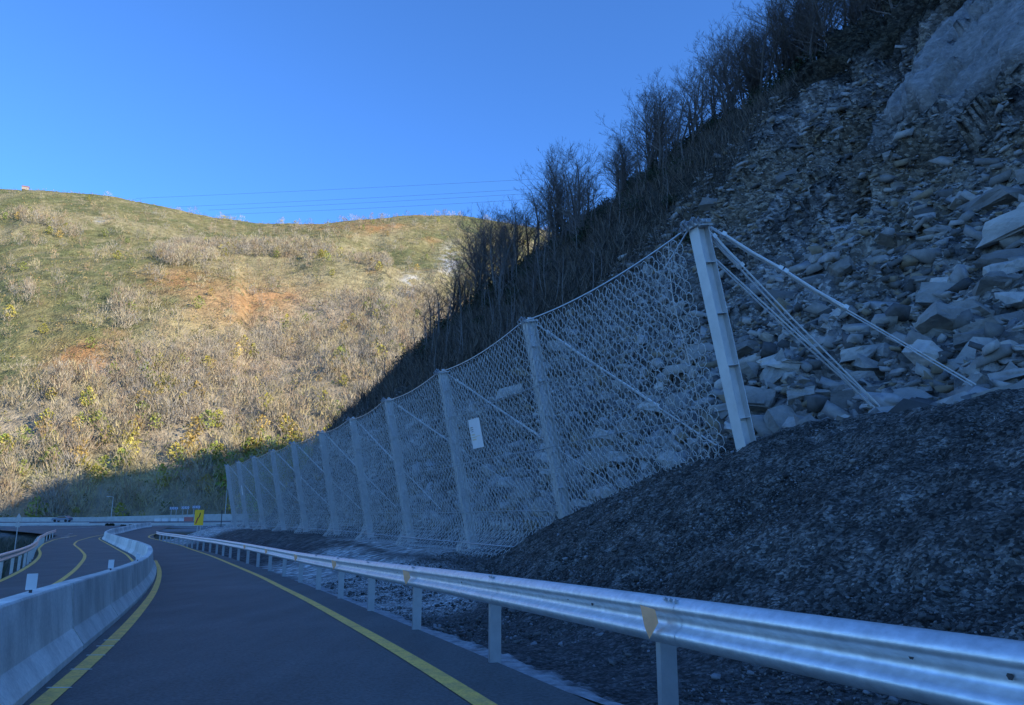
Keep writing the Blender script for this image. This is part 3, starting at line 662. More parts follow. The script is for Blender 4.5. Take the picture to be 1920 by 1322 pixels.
def ring_net(i, name):
    bayL = np.linalg.norm(TOP[i+1]-TOP[i]); H = np.linalg.norm(TOP[i]-BASE[i])
    cs = .275; rs = .142; A = []; B = []
    nb = int(H/rs); na = int(bayL/cs)
    for r in range(nb+1):
        for c in range(na+1):
            a = (c+(.5 if r % 2 else 0))/na; b = r/nb
            lo = .0 if i else .045
            if a < lo or a > 1: continue
            if i == 0 and b < .10+.20*(1-a)*0: continue
            A.append(a); B.append(b)
    A = np.array(A); B = np.array(B); A = A+rng.normal(0, .0022, len(A)); B = np.clip(B*.975+rng.normal(0, .0015, len(B)), 0, 1)
    A = np.clip(A, 0, 1)
    P = net_surface(i, A, B); e = .01
    ta = net_surface(i, np.minimum(A+e, 1.01), B)-net_surface(i, A-e, B); tb = net_surface(i, A, B+e)-net_surface(i, A, B-e)
    ta /= np.linalg.norm(ta, axis=1)[:, None]; tb -= ta*np.sum(ta*tb, 1)[:, None]; tb /= np.linalg.norm(tb, axis=1)[:, None]
    nn = np.cross(ta, tb)
    R_ = .122*(1+rng.normal(0, .03, len(A))); rr = .0098 if i < 2 else (.0088 if i < 5 else .0078)
    tilt = rng.normal(0, .10, len(A)); tb2 = tb*np.cos(tilt)[:, None]+nn*np.sin(tilt)[:, None]
    ta2 = ta*np.cos(tilt*.7)[:, None]-nn*np.sin(tilt*.7+rng.normal(0, .10, len(A)))[:, None]
    th = np.arange(RN)*2*np.pi/RN; V = np.zeros((len(A), RN, 3, 3)); 
    for k_, t_ in enumerate(th):
        rad = ta2*math.cos(t_)*.86+tb2*math.sin(t_)*1.14
        for m_ in range(3):
            ph = m_*2*np.pi/3
            V[:, k_, m_] = P+rad*(R_+rr*math.cos(ph))[:, None]+nn*(rr*math.sin(ph))
    base = np.arange(len(A))*RN*3; F = []
    for k_ in range(RN):
        k2_ = (k_+1) % RN
        for m_ in range(3):
            m2 = (m_+1) % 3
            F.append(np.stack([base+k_*3+m_, base+k2_*3+m_, base+k2_*3+m2, base+k_*3+m2], -1))
    F = np.concatenate(F)
    o = mesh_np(name, V.reshape(-1, 3), F, M_WIRE, fence, b0, smooth=True); tag(o, kind='stuff')
for i in range(10):
    ring_net(i, 'ring_net')
    # ropes: top, and horizontal carriers
    tt = np.linspace(0, 1, 15)
    ptsr = net_surface(i, tt, np.ones(15)*.995)
    ptsr[0] = np.array(HEADS[i]); ptsr[-1] = np.array(HEADS[i+1])
    for q in range(1, 14):
        a = tt[q]; ptsr[q] = np.array(HEADS[i])*(1-a)+np.array(HEADS[i+1])*a; ptsr[q][2] -= .23*4*a*(1-a)
    MB().tube(ptsr, .02, 5).build('top_rope', M_GALV, fence, b0)
    for b_ in (.04, .20, .46, .72):
        if i == 0 and b_ < .4: continue
        lo = 0 if i else .14
        ta_ = np.linspace(lo, 1, 9); pr = net_surface(i, ta_, np.full(9, b_)); pr[:, 2] += .05*np.sin(ta_*math.pi)
        MB().tube(pr, .014 if b_ > .3 else .018, 4).build('carrier_rope', M_GALV, fence, b0)
# free vertical edge rope of the nearest bay
eb = np.linspace(.12, 1, 12); ea = .10+.075*(1-eb)+.02*np.sin(eb*9)-.015
MB().tube(net_surface(0, ea, eb), .011, 5).build('edge_rope', M_GALV, fence, b0)
MB().tube([HEADS[0], v3(net_surface(0, np.array([.13]), np.array([.93]))[0])], .018, 5).build('edge_rope', M_GALV, fence, b0)
# uphill stays with brake tubes
def ground_hit(px, py, lo=6, hi=160, step=.1):
    d = ray(px, py); d = d/d[1]; Yv = np.arange(lo, hi, step); P = np.array([0, 0, HC])[None]+d[None]*Yv[:, None]
    # invert to fence frame by nearest sample
    sd_ = np.arange(-22, 170, .5); cx, cy = C2(sd_, 0*sd_)
    D = np.hypot(P[:, 0][:, None]-cx[None], P[:, 1][:, None]-cy[None]); j = np.argmin(D, 1)
    tx = np.interp(sd_[j], _ds, _tx); ty = np.interp(sd_[j], _ds, _ty)
    rx = P[:, 0]-cx[j]; ry = P[:, 1]-cy[j]; s_ = sd_[j]+rx*tx+ry*ty; u_ = rx*ty-ry*tx
    z = T(s_, u_, 1.)[2]
    hit = np.where(P[:, 2] <= z)[0]
    return (None if len(hit) == 0 else (P[hit[0]], s_[hit[0]], u_[hit[0]]))
def stay(i, target, pair=.05, brakes=((.12, .42),), off=(0, 0, 0), rad=.014):
    h = v3(TOP[i])+v3(off)+v3((NRM[i][0], NRM[i][1], 0))*.2; e = v3(target); d = e-h; L_ = d.length; d.normalize(); sd2 = d.cross(Vector((0, 0, 1))).normalized()
    st = MB()
    for q in (-1, 1): st.tube([h+sd2*q*pair*.6, h+d*L_*.5+sd2*q*pair+Vector((0, 0, -.05)), e+sd2*q*pair*1.3], rad, 5)
    o = st.build('stay_rope', M_STAY, fence, b0)
    for (a, b) in brakes:
        bt = MB()
        for q in (-1, 1): bt.tube([h+d*L_*a+sd2*q*pair*.7, h+d*L_*(a+b)/2+sd2*q*pair*.75+Vector((0, 0, -.03)), h+d*L_*b+sd2*q*pair*.7], .034, 7)
        for c in (a, b): bt.box(h+d*L_*c, (.09, .17, .09), (d, sd2, d.cross(sd2)))
        bt.build('brake_tube', M_STAY, fence, b0)
def gp_(s_, u_): 
    x, y, z = T(np.array([s_]), np.array([u_]), 1.); return (float(x[0]), float(y[0]), float(z[0])+.02)
hA = ground_hit(1640, 766); hB = ground_hit(1826, 724)
print('anchors', hA, hB)
tA = at(1640, 760, 16.2); tB = at(1826, 722, 15.2)
stay(0, tA, .08, ((.04, .20),), rad=.019); stay(0, tA+np.array([.1, .1, -.02]), .06, (), off=(-.1, .1, -.35), rad=.018)
stay(0, tB, .05, ((.05, .27), (.29, .52)), off=(.1, 0, .06), rad=.015)
for i in range(1, 11):
    S_ = S_P[i]; tg = gp_(S_-3.2, 3.2 if i > 3 else 4.4)
    stay(i, tg, .045, ((.06, .55),))
# white boards fixed on the net
def board(name, i, a, b, w, h, label_only_lines=True):
    P = v3(net_surface(i, np.array([a]), np.array([b]))[0]); n_ = v3(((NRM[i]+NRM[i+1])/2).tolist()+[0]).normalized()
    al = v3(TOP[i]-TOP[i+1]); al.z = 0; al.normalize(); up = Vector((0, 0, 1)); up = (v3(TOP[i])-v3(BASE[i])).normalized(); nn = al.cross(up).normalized()
    if nn.dot(n_) > 0: nn = -nn
    c = P+nn*.06
    e = empty(name, c, label=label_only_lines, cat='sign')
    MB().box(c, (w, h, .01), (al, up, nn)).build('panel', M_SIGNW, e, tuple(c))
    if w > .4:
        pr = MB()
        for (x_, y_, ww, hh) in [(-.30, .22, .22, .035), (-.30, .15, .26, .03), (-.28, .08, .18, .025)]:
            pr.box(c+al*x_*w+up*y_*h+nn*.008, (ww*w, hh*h, .004), (al, up, nn))
        pr.build('print', M_PRINT, e, tuple(c))
        pr = MB()
        for (x_, y_, ww, hh) in [(-.25, -.03, .3, .05), (-.2, -.12, .42, .03), (.15, -.10, .35, .02), (-.22, -.2, .36, .05)]:
            pr.box(c+al*x_*w+up*y_*h+nn*.008, (ww*w, hh*h, .004), (al, up, nn))
        pr.build('print', M_PRINTO, e, tuple(c))
def find_on_net(i, px, py):
    g = np.linspace(.02, .98, 60); A, B = np.meshgrid(g, g, indexing='ij'); P = net_surface(i, A.ravel(), B.ravel()); x, y_ = project(P)
    j = np.argmin((x-px)**2+(y_-py)**2); return A.ravel()[j], B.ravel()[j]
a, b = find_on_net(1, 897, 813); board('notice_board', 1, a, b, .98, 1.02, 'white rectangular notice board fixed on the ring net near the third post')
a, b = find_on_net(8, 455, 919); board('notice_board', 8, a, b, .45, .95, 'small narrow white board on the net near its far end')

# ------------------------------------------------------------------ rocks on the slope
def rock_mesh(name, k, flat, m, np_=14):
    r = random.Random(k); bm = bmesh.new()
    for q in range(np_):
        sx = 1 if q & 1 else -1; sy = 1 if q & 2 else -1; sz_ = 1 if q & 4 else -1      # broken block: jittered box corners
        v = Vector((sx*r.uniform(.35, 1.0), sy*r.uniform(.3, .8), sz_*flat*r.uniform(.6, 1.1)))
        bm.verts.new(v*.5)
    g_ = bmesh.ops.convex_hull(bm, input=bm.verts)
    loose = [v for v in bm.verts if not v.link_faces]
    bmesh.ops.delete(bm, geom=loose, context='VERTS')
    if np_ > 8:     # chipped, layered surface
        bmesh.ops.subdivide_edges(bm, edges=bm.edges[:], cuts=2, use_grid_fill=True)
        bm.normal_update(); vs = list(bm.verts); co = np.array([v.co[:] for v in vs]); nz_ = fbm(co[:, 0]*5+k, co[:, 1]*5+co[:, 2]*9, k, 3)-.5
        st_ = ((co[:, 2]*7+co[:, 0]*1.5+k*.37) % 1.0)-.5
        for v, a_, b_ in zip(vs, nz_, st_):
            v.co += v.normal*(a_*.08); v.co.x += b_*.035*(1 if v.co.x > 0 else -1); v.co.y += b_*.05*(1 if v.co.y > 0 else -1)
    me = bpy.data.meshes.new(name); bm.to_mesh(me); bm.free(); me.materials.append(m); return me
RM = [rock_mesh('rock', k, .26+.05*(k % 8), M_STONE) for k in range(24)]
RMS = [rock_mesh('rock', 200+k, .3+.06*k, M_STONE, 8) for k in range(8)]
RMP = [rock_mesh('rock', 50+k, .6, M_STONEP) for k in range(4)]; RMO = rock_mesh('rock', 70, .6, M_STONEO)
def place_rock(me, P, size, tilt, rz, parent=rock_slope):
    o = bpy.data.objects.new('rock', me); COL.objects.link(o); o.parent = parent
    o.location = P; o.rotation_euler = (tilt+random.uniform(-.35, .35), random.uniform(-.35, .35), rz); o.scale = (size*random.uniform(.9, 1.4), size, size*random.uniform(.7, 1))
    return o
TH = math.atan2(d0[1], d0[0])
cnt = 0
for (px, py, wpx, me) in [(1672, 350, 55, RMP[0]), (1612, 655, 110, RM[3]), (1772, 545, 95, RMP[1]), (1900, 492, 110, RM[5]), (1535, 262, 40, RMO), (1700, 300, 40, RM[8]), (1850, 380, 130, RM[10]),
                          (1690, 590, 90, RM[11]), (1740, 660, 110, RM[12]), (1860, 610, 100, RM[13]), (1800, 690, 80, RMP[2]), (1480, 690, 70, RM[15]), (1540, 740, 70, RM[16]), (1700, 735, 90, RM[17]), (1735, 730, 34, RMP[3]),
                          (1490, 335, 90, RM[18]), (1340, 385, 80, RM[19]), (1900, 560, 90, RM[20]), (1560, 600, 80, RM[21]), (1430, 740, 50, RM[22])]:
    h = ground_hit(px, py)
    if h is None: continue
    P, s_, u_ = h; dist = math.sqrt(P[0]**2+P[1]**2); sz = .78*wpx/1400*dist
    place_rock(me, P+np.array([0, 0, -.08*sz]), sz/1.1, random.uniform(.1, .5), TH+random.uniform(-.6, .6)); cnt += 1
Rr = np.random.default_rng(5)
cand = []
while len(cand) < 2200:
    s_ = Rr.uniform(-20, 36); u_ = 3.0+abs(Rr.normal(0, 1))*9
    if u_ > 27: continue
    sz = .42+Rr.pareto(2.6)*.42
    if u_ < 12: sz *= 1.25
    if sz > 2.0: continue
    cand.append((sz, s_, u_))
cand = np.array(cand); Xc, Yc, Zc = T(cand[:, 1], cand[:, 2], 1.)
qx, qy = project(np.stack([Xc, Yc, Zc], -1)); dist = np.hypot(Xc, Yc)
vis = (qx > 900) & (qx < 2050) & (Yc > 5) & (qy > -60)
score = np.where(vis, cand[:, 0]/dist, 0); order = np.argsort(-score)
for j in order[:278]:
    sz = cand[j, 0]; me = RM[int(j) % 24] if j % 9 else RMP[int(j) % 4]
    place_rock(me, (Xc[j], Yc[j], Zc[j]+sz*.08), sz, Rr.uniform(.0, .75), TH+Rr.uniform(-1, 1)+(math.pi/2 if j % 3 == 0 else 0))
# the smaller rubble: one mesh
def scatter_rocks(name, S_, U_, SZ, parent, colf, zoff=.05, tilt=.6, slabby=True):
    base_v = []; base_f = []
    for k in range(8):
        me = RMS[k]; v = np.array([q.co[:] for q in me.vertices]); f = []
        for p in me.polygons:
            vs = list(p.vertices)
            for a in range(1, len(vs)-1): f.append((vs[0], vs[a], vs[a+1]))
        base_v.append(v); base_f.append(np.array(f))
    X_, Y_, Z_ = T(S_, U_, 1.); VV = []; FF = []; CC = []; off = 0
    for k in range(8):
        idx = np.arange(k, len(S_), 8)
        if len(idx) == 0: continue
        v = base_v[k]; n_ = len(idx)
        ax = Rr.uniform(-tilt, tilt, n_)+.25; ay = Rr.uniform(-tilt, tilt, n_); az = (TH+Rr.normal(0, .55, n_)) if slabby else Rr.uniform(0, 6.28, n_)
        cx_, sx_ = np.cos(ax), np.sin(ax); cy_, sy_ = np.cos(ay), np.sin(ay); cz_, sz_ = np.cos(az), np.sin(az)
        v0 = v[None]*(SZ[idx][:, None, None]*np.array([1.7, 1, .75] if slabby else [1.2, 1, .85])[None, None])
        x, y_, z = v0[..., 0], v0[..., 1], v0[..., 2]
        x, y_ = x*cz_[:, None]-y_*sz_[:, None], x*sz_[:, None]+y_*cz_[:, None]
        y_, z = y_*cx_[:, None]-z*sx_[:, None], y_*sx_[:, None]+z*cx_[:, None]
        x, z = x*cy_[:, None]+z*sy_[:, None], -x*sy_[:, None]+z*cy_[:, None]
        P = np.stack([x+X_[idx][:, None], y_+Y_[idx][:, None], z+Z_[idx][:, None]+SZ[idx][:, None]*zoff], -1)
        VV.append(P.reshape(-1, 3)); f = base_f[k][None]+(off+np.arange(n_)*len(v))[:, None, None]; FF.append(f.reshape(-1, 3)); off += n_*len(v)
        c = colf(idx); CC.append(np.repeat(c, len(v), axis=0))
    o = mesh_np(name, np.concatenate(VV), np.concatenate(FF), M_RUB, parent, col=np.concatenate(CC)); tag(o, kind='stuff'); return o
def rub_col(idx):
    n_ = len(idx); t_ = Rr.random(n_)[:, None]; k_ = Rr.random(n_)[:, None]
    t_ = t_**1.4; c = np.array([.07, .068, .066])*(1-t_)+np.array([.38, .36, .33])*t_
    return np.where(k_ > .88, np.array([.24, .19, .13]), np.where(k_ < .12, np.array([.32, .31, .3]), c))
n_ = 48000; S_ = Rr.uniform(-18, 38, n_); U_ = 2.2+Rr.random(n_)**1.1*27; SZ = .12+Rr.pareto(2.6, n_)*.20; SZ = np.clip(SZ*np.interp(U_, [2, 10, 28], [1.2, 1.05, .8]), 0, 1.0)
scatter_rocks('rubble', S_, U_, SZ, rock_slope, rub_col)
n_ = 9000; S_ = Rr.uniform(-10, 38, n_); U_ = Rr.uniform(26, 42, n_); k_ = ~((S_ < 22) & (U_ > 31)); S_, U_ = S_[k_], U_[k_]; n_ = len(S_); SZ = np.clip(.15+Rr.pareto(3.0, n_)*.22, 0, .9)
scatter_rocks('ledge_rubble', S_, U_, SZ, rock_slope, rub_col)
n_ = 3000; S_ = Rr.uniform(36, 100, n_); U_ = Rr.uniform(1.4, 9, n_); SZ = np.clip(.15+Rr.pareto(3.0, n_)*.25, 0, 1.0)
scatter_rocks('rubble', S_, U_, SZ, wooded_slope, rub_col)
# gravel on the mound
n_ = 40000; S_ = Rr.uniform(-9, 14, n_); U_ = Rr.uniform(-7.2, 1.0, n_)
Xm, Ym = C2(S_, U_); dgm = (Xm-XG(Ym))*.91; pale_m = (sstep(.58, .70, fbm(Xm/1.3, Ym/1.3, 96))*sstep(3.6, .8, dgm)) > Rr.random(n_)*.9
okm = dgm > .35; S_, U_, pale_m = S_[okm], U_[okm], pale_m[okm]; n_ = len(S_); SZ = np.clip(.02+Rr.pareto(3.4, n_)*.022, 0, .11)
def mcol(idx):
    t_ = Rr.random(len(idx))[:, None]; c = np.array([.03, .029, .027])*(1-t_)+np.array([.20, .19, .175])*t_
    c = np.where(Rr.random(len(idx))[:, None] > .90, np.array([.22, .225, .235]), c)
    return np.where(pale_m[idx][:, None], np.array([.3, .305, .315])*(.6+.5*t_), c)
scatter_rocks('gravel', S_, U_, SZ, mound, mcol, zoff=.25, slabby=False)

# ------------------------------------------------------------------ trees of the near slope
def bare_tree(seed, H, stems=2, spread=.5, lean=0., tw=420):
    r = random.Random(seed); trunk = MB(); crown = MB(); tips = []
    def twig(p, d, L, w, lvl):
        s1 = p+d*L*.5+Vector((r.gauss(0, .06), r.gauss(0, .06), r.gauss(0, .05)))*L; e = p+d*L+Vector((r.gauss(0, .1), r.gauss(0, .1), r.gauss(.05, .08)))*L
        q = Vector((r.gauss(0, 1), r.gauss(0, 1), r.gauss(0, .4))).normalized(); q = (q-d*q.dot(d)).normalized()*w
        b = len(crown.V); crown.V += [tuple(p-q), tuple(p+q), tuple(s1+q*.7), tuple(s1-q*.7), tuple(e)]
        crown.F += [(b, b+1, b+2, b+3), (b+3, b+2, b+4)]
        if lvl > 0:
            for k in range(4):
                f = r.uniform(.25, 1); c = p+(s1-p)*min(f*2, 1) if f < .5 else s1+(e-s1)*(f*2-1)
                dd = (d+Vector((r.gauss(0, .55), r.gauss(0, .55), r.gauss(.1, .35)))).normalized(); twig(c, dd, L*r.uniform(.4, .65), w*.65, lvl-1)
    def branch(p, d, L, rad, lvl, mb):
        n = 4; pts_ = [p]; rs = [rad]; cur = p; dd = d
        for k in range(n):
            dd = (dd+Vector((r.gauss(0, .13), r.gauss(0, .13), .06))).normalized(); cur = cur+dd*L/n; pts_.append(cur); rs.append(rad*(1-.7*(k+1)/n))
        mb.tube(pts_, rs, 5 if lvl > 1 else 3, cap=False)
        if lvl == 0:
            for k in range(5): twig(pts_[-1-(k % 4)], (dd+Vector((r.gauss(0, .5), r.gauss(0, .5), r.gauss(.0, .35)))).normalized(), L*.6, .0105, 1)
            return
        nb = 4
        for k in range(nb):
            f = .28+.7*k/(nb-1); i = min(int(f*n), n-1); q = pts_[i]+(pts_[i+1]-pts_[i])*(f*n-i)
            a = r.uniform(0, 6.28); sp = spread*r.uniform(.7, 1.3)
            d2 = (dd*(1-sp*.4)+Vector((math.cos(a)*sp, math.sin(a)*sp, .25))).normalized()
            branch(q, d2, L*r.uniform(.42, .6)*(1.15-.4*f), rs[i]*.6, lvl-1, crown if lvl < 2 or True else trunk)
    for k in range(stems):
        a = r.uniform(0, 6.28); sp = 0 if stems == 1 else .18
        d = Vector((math.cos(a)*sp+lean, math.sin(a)*sp, 1)).normalized(); p = Vector((math.cos(a), math.sin(a), 0))*.12*(stems > 1)
        LT = H*r.uniform(.62, .72); pts_ = [p-Vector((0, 0, .8)), p+d*.5]; rs = [.15*H/9, .13*H/9]; cur = p+d*.5; dd = d
        for q in range(6):
            dd = (dd+Vector((r.gauss(0, .07), r.gauss(0, .07), .05))).normalized(); cur = cur+dd*LT/6; pts_.append(cur); rs.append(.13*H/9*(1-.8*(q+1)/6))
        trunk.tube(pts_, rs, 6, cap=False)
        for q in range(11):
            f = .22+.78*q/10; i = min(int(f*7), 6); c = pts_[i]+(pts_[i+1]-pts_[i])*(f*7-i); a2 = r.uniform(0, 6.28); sp2 = spread*r.uniform(.8, 1.5)
            branch(c, (dd*.6+Vector((math.cos(a2)*sp2, math.sin(a2)*sp2, .2))).normalized(), H*r.uniform(.17, .36)*(1.2-.5*f), rs[i]*.5, 1, crown)
    return trunk, crown
TREES = []
for k in range(7):
    H = 9; st = [2, 3, 1, 2, 4, 1, 2][k]; tr, cr_ = bare_tree(100+k, H, st, spread=[.8, .7, .95, .6, .85, 1.1, .9][k], lean=[0, -.1, .05, -.05, 0, -.15, .1][k])
    tm = bpy.data.meshes.new('trunk'); tm.from_pydata(tr.V, [], tr.F); tm.materials.append(M_BARK if k != 3 else M_BARKP)
    cm = bpy.data.meshes.new('crown'); cm.from_pydata(cr_.V, [], cr_.F); cm.materials.append(M_TWIG)
    TREES.append((tm, cm, H)); 
print('tree polys', [len(t[1].polygons) for t in TREES])
def plant_tree(k, P, H, rz, label, group=None, name='bare_tree'):
    tm, cm, H0 = TREES[k]; e = empty(name, P, rz, label=label, cat='tree', group=group); e.scale = (H/H0,)*3
    for me, nm in ((tm, 'trunk'), (cm, 'crown')):
        o = bpy.data.objects.new(nm, me); link(o, e)
    return e
def gxyz(s_, u_): x, y, z = T(np.array([s_]), np.array([u_]), 1.); return np.array([float(x[0]), float(y[0]), float(z[0])])
GRP = 'leafless trees along the skyline of the right slope'
# crest of the slope found by looking: for a given s the u where z/(distance) is greatest
_us = np.arange(6, 60, .5)
def crest_u(s_):
    x, y, z = T(np.full(len(_us), s_), _us, 0.); el = (z-HC)/np.hypot(x, y); return float(_us[np.argmax(el)])
nt_ = 0
_S, _U = np.meshgrid(np.arange(-5, 120, 1.), np.arange(5, 60, .5), indexing='ij'); _X, _Y, _Z = T(_S, _U, 0.); _px, _py2 = project(np.stack([_X, _Y, _Z], -1))
def skyline(px):
    m_ = (abs(_px-px) < 7) & (_Y > 5); j_ = np.unravel_index(np.argmin(np.where(m_, _py2, 9999)), _px.shape); return float(_S[j_]), float(_U[j_])
px = 838.
while px < 1760:
    s_, u_ = skyline(px)
    if random.random() < .22 and px < 1500:
        sl_, ul_ = s_+random.uniform(-3, 3), u_*random.uniform(.45, .85)
        plant_tree(random.choice((0, 2, 3, 5)), gxyz(max(sl_, 38), ul_), random.uniform(5, 8), random.uniform(0, 6.28), 'small leafless tree standing on the dark slope below the skyline row', 'small leafless trees on the dark slope')
    zone = ('leafless tree in the low end of the skyline row, in front of the sunlit hill' if px < 1010 else 'leafless tree in the middle of the skyline row, against blue sky' if px < 1300 else
            'leafless tree in the upper skyline row just below the top thicket' if px < 1450 else 'leafless tree in the dense thicket at the top of the slope')
    for rep in range(1 if px < 1400 else 2):
        ss_, uu_ = s_+random.uniform(-3, 2), u_+random.uniform(-5, 1.5)
        H = random.uniform(7.5, 12) if px < 1420 else random.uniform(8, 13)
        if px < 900: H *= .75
        plant_tree(random.randrange(7), gxyz(ss_, uu_), H, random.uniform(0, 6.28), zone, GRP); nt_ += 1
    px += random.uniform(7, 15)
_e = {k_: skyline(k_) for k_ in (1545, 1370, 910, 845)}
for (s_, u_, H, l_) in [(_e[1545][0], _e[1545][1]-1, 16, 'tallest thick-stemmed leafless tree on the crest beside the upper rock face'), (_e[1370][0], _e[1370][1]-1, 11.5, 'broad leafless tree on the crest left of the tallest one'),
                        (_e[910][0], _e[910][1]-1, 13, 'upright leafless tree standing out against the sunlit hill'), (_e[845][0], _e[845][1]-3, 9, 'twisted bare tree low on the nose of the slope above the net')]:
    plant_tree(4 if H > 12 else 5, gxyz(s_, u_), H, 1.3, l_); nt_ += 1
# pale saplings on the dark slope
G2 = 'thin pale saplings on the dark slope'
spm = []
for k in range(4):
    r = random.Random(k+40); t_ = MB(); pts_ = [Vector((0, 0, -.4))]; d = Vector((r.gauss(0, .1), r.gauss(0, .1), 1))
    for q in range(6): pts_.append(pts_[-1]+d*.95); d = (d+Vector((r.gauss(0, .08), r.gauss(0, .08), 0)))
    t_.tube(pts_, [.055, .05, .045, .04, .03, .02, .008], 5)
    c_ = MB()
    for q in range(26):
        b = pts_[2+q % 5]; a = r.uniform(0, 6.28); e_ = b+Vector((math.cos(a), math.sin(a), r.uniform(.5, 1.4)))*r.uniform(.4, 1.0); c_.tube([b, (b+e_)/2+Vector((0, 0, .05)), e_], [.015, .011, .004], 3, cap=False)
    tm = bpy.data.meshes.new('trunk'); tm.from_pydata(t_.V, [], t_.F); tm.materials.append(M_BARKP)
    cm = bpy.data.meshes.new('crown'); cm.from_pydata(c_.V, [], c_.F); cm.materials.append(M_TWIG); spm.append((tm, cm))
for k in range(95):
    s_ = random.uniform(37, 80); u_ = random.uniform(12, 36); P = gxyz(s_, min(u_, crest_u(s_)))
    e = empty('sapling', P, random.uniform(0, 6), label='thin pale sapling on the dark slope above the net', cat='sapling', group=G2); e.scale = (random.uniform(.6, 1.1),)*3
    for me, nm in zip(spm[k % 4], ('trunk', 'crown')): link(bpy.data.objects.new(nm, me), e)
# brush: fine twigs and evergreen leaves
def brush(name, n_, S_, U_, hgt, wid, cols, parent, m, spread=.5):
    X_, Y_, Z_ = T(S_, U_, 1.); P = np.stack([X_, Y_, Z_-.05], -1)
    d = np.stack([Rr.normal(0, spread, n_), Rr.normal(0, spread, n_), np.ones(n_)], -1); d /= np.linalg.norm(d, axis=1)[:, None]
    a = Rr.uniform(0, 6.28, n_); q = np.stack([np.cos(a), np.sin(a), 0*a], -1)*(wid*(.6+.8*Rr.random(n_)))[:, None]
    L_ = (hgt*(.4+Rr.random(n_)))[:, None]
    V = np.stack([P-q, P+q, P+d*L_], 1).reshape(-1, 3); F = np.arange(n_*3).reshape(-1, 3)
    c = np.array(cols)[Rr.integers(0, len(cols), n_)]; o = mesh_np(name, V, F, m, parent, col=np.repeat(c, 3, 0)); tag(o, kind='stuff'); return o
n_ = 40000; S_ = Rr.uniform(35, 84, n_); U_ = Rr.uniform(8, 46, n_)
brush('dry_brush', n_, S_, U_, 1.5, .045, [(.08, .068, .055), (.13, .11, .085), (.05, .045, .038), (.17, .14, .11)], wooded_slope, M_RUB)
def leaf_clumps(name, centres, rad, per, size, cols, parent=None, m=None):
    C_ = np.repeat(centres, per, 0); n_ = len(C_); R_ = np.repeat(rad, per)
    v = Rr.normal(0, 1, (n_, 3)); v /= np.linalg.norm(v, axis=1)[:, None]; v *= (R_*(Rr.random(n_)**.45))[:, None]; v[:, 2] *= .75; P = C_+v
    a = Rr.normal(0, 1, (n_, 3)); a /= np.linalg.norm(a, axis=1)[:, None]; b = Rr.normal(0, 1, (n_, 3)); b -= a*np.sum(a*b, 1)[:, None]; b /= np.linalg.norm(b, axis=1)[:, None]
    sz = (size*(.6+.8*Rr.random(n_)))[:, None]
    V = np.stack([P-a*sz, P+b*sz*.5, P+a*sz, P-b*sz*.5], 1).reshape(-1, 3); F = np.arange(n_*4).reshape(-1, 4)
    c = np.array(cols)[Rr.integers(0, len(cols), n_)]; o = mesh_np(name, V, F, m or M_LEAFD, parent, col=np.repeat(c, 4, 0)); return o
cs = []
for k in range(190):
    s_, uc = skyline(random.uniform(850, 1640)); s_ += random.uniform(-3, 3); u_ = uc-random.uniform(-1, 8) if random.random() < .75 else random.uniform(uc*.5, uc); s_ = max(s_, 34+(u_ > 42)*-12)
    cs.append(gxyz(s_, u_)+np.array([0, 0, .5]))
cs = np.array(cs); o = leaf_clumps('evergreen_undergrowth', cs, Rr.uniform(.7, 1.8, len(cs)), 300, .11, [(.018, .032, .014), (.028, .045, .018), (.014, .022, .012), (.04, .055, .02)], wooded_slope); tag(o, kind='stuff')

# ------------------------------------------------------------------ far hill
SKY = [(-700, 470), (-400, 400), (-150, 358), (0, 350), (80, 352), (200, 362), (300, 381), (400, 402), (480, 413), (600, 415), (700, 405), (780, 399), (860, 400), (940, 411), (1010, 425), (1200, 470), (1500, 560)]
skx = np.array([(ray(a, b)[0]/ray(a, b)[1], ray(a, b)[2]/math.hypot(ray(a, b)[0], ray(a, b)[1])) for a, b in SKY]); skaz = np.arctan(skx[:, 0])
def Eaz(az): return np.interp(az, skaz, skx[:, 1])
def hillH(az, r):
    rt = 760+60*np.sin(az*5)+120*(fbm(az*3+5, az*0, 3)-.5)
    r0 = 212/np.maximum(np.cos(az), .5)+ 0*az
    h = np.clip((r-r0)/(rt-r0), 0, 2.2)
    X = r*np.sin(az); Y = r*np.cos(az)
    p = np.where(h < 1, h**.92, 1-.25*(h-1))
    z = Eaz(az)*rt*p
    rid = fbm(X/150., Y/150., 201, 4)-.5
    # gullies running down the slope
    gl_ = np.abs(fbm(az*7+.3*fbm(X/90, Y/90, 5), r/900., 207, 3)-.5)
    m = np.clip(h, 0, 1)*np.clip(1-h, 0, 1)*4
    z = z+rid*44*m - 7*np.exp(-(gl_/.07)**2)*m + (fbm(X/14., Y/14., 209, 4)-.5)*5*np.clip(h*6, 0, 1)*(.35+.65*np.clip(1.15-h, 0, 1))
    return X, Y, z-.8, h
az = np.linspace(math.radians(-52), math.radians(20), 620); rr_ = np.concatenate([np.linspace(205, 640, 260), np.linspace(643, 960, 110), np.linspace(970, 1500, 10)])
AZ, RR = np.meshgrid(az, rr_, indexing='ij'); X, Y, Z, Hh = hillH(AZ, RR)
qx, qy = project(np.stack([X, Y, Z], -1))
def blob(x, y, cx, cy, rx, ry): return np.exp(-(((x-cx)/rx)**2+((y-cy)/ry)**2))
olive = np.array([.165, .148, .065]); green = np.array([.115, .12, .05]); straw = np.array([.27, .225, .12]); rust = np.array([.34, .17, .07]); tan = np.array([.27, .22, .155]); yg = np.array([.27, .26, .09])
n1 = fbm(X/60, Y/60, 301); n2 = fbm(X/22, Y/22, 302); n3 = fbm(X/7, Y/7, 303); n4 = fbm(X/110, Z/60, 304)
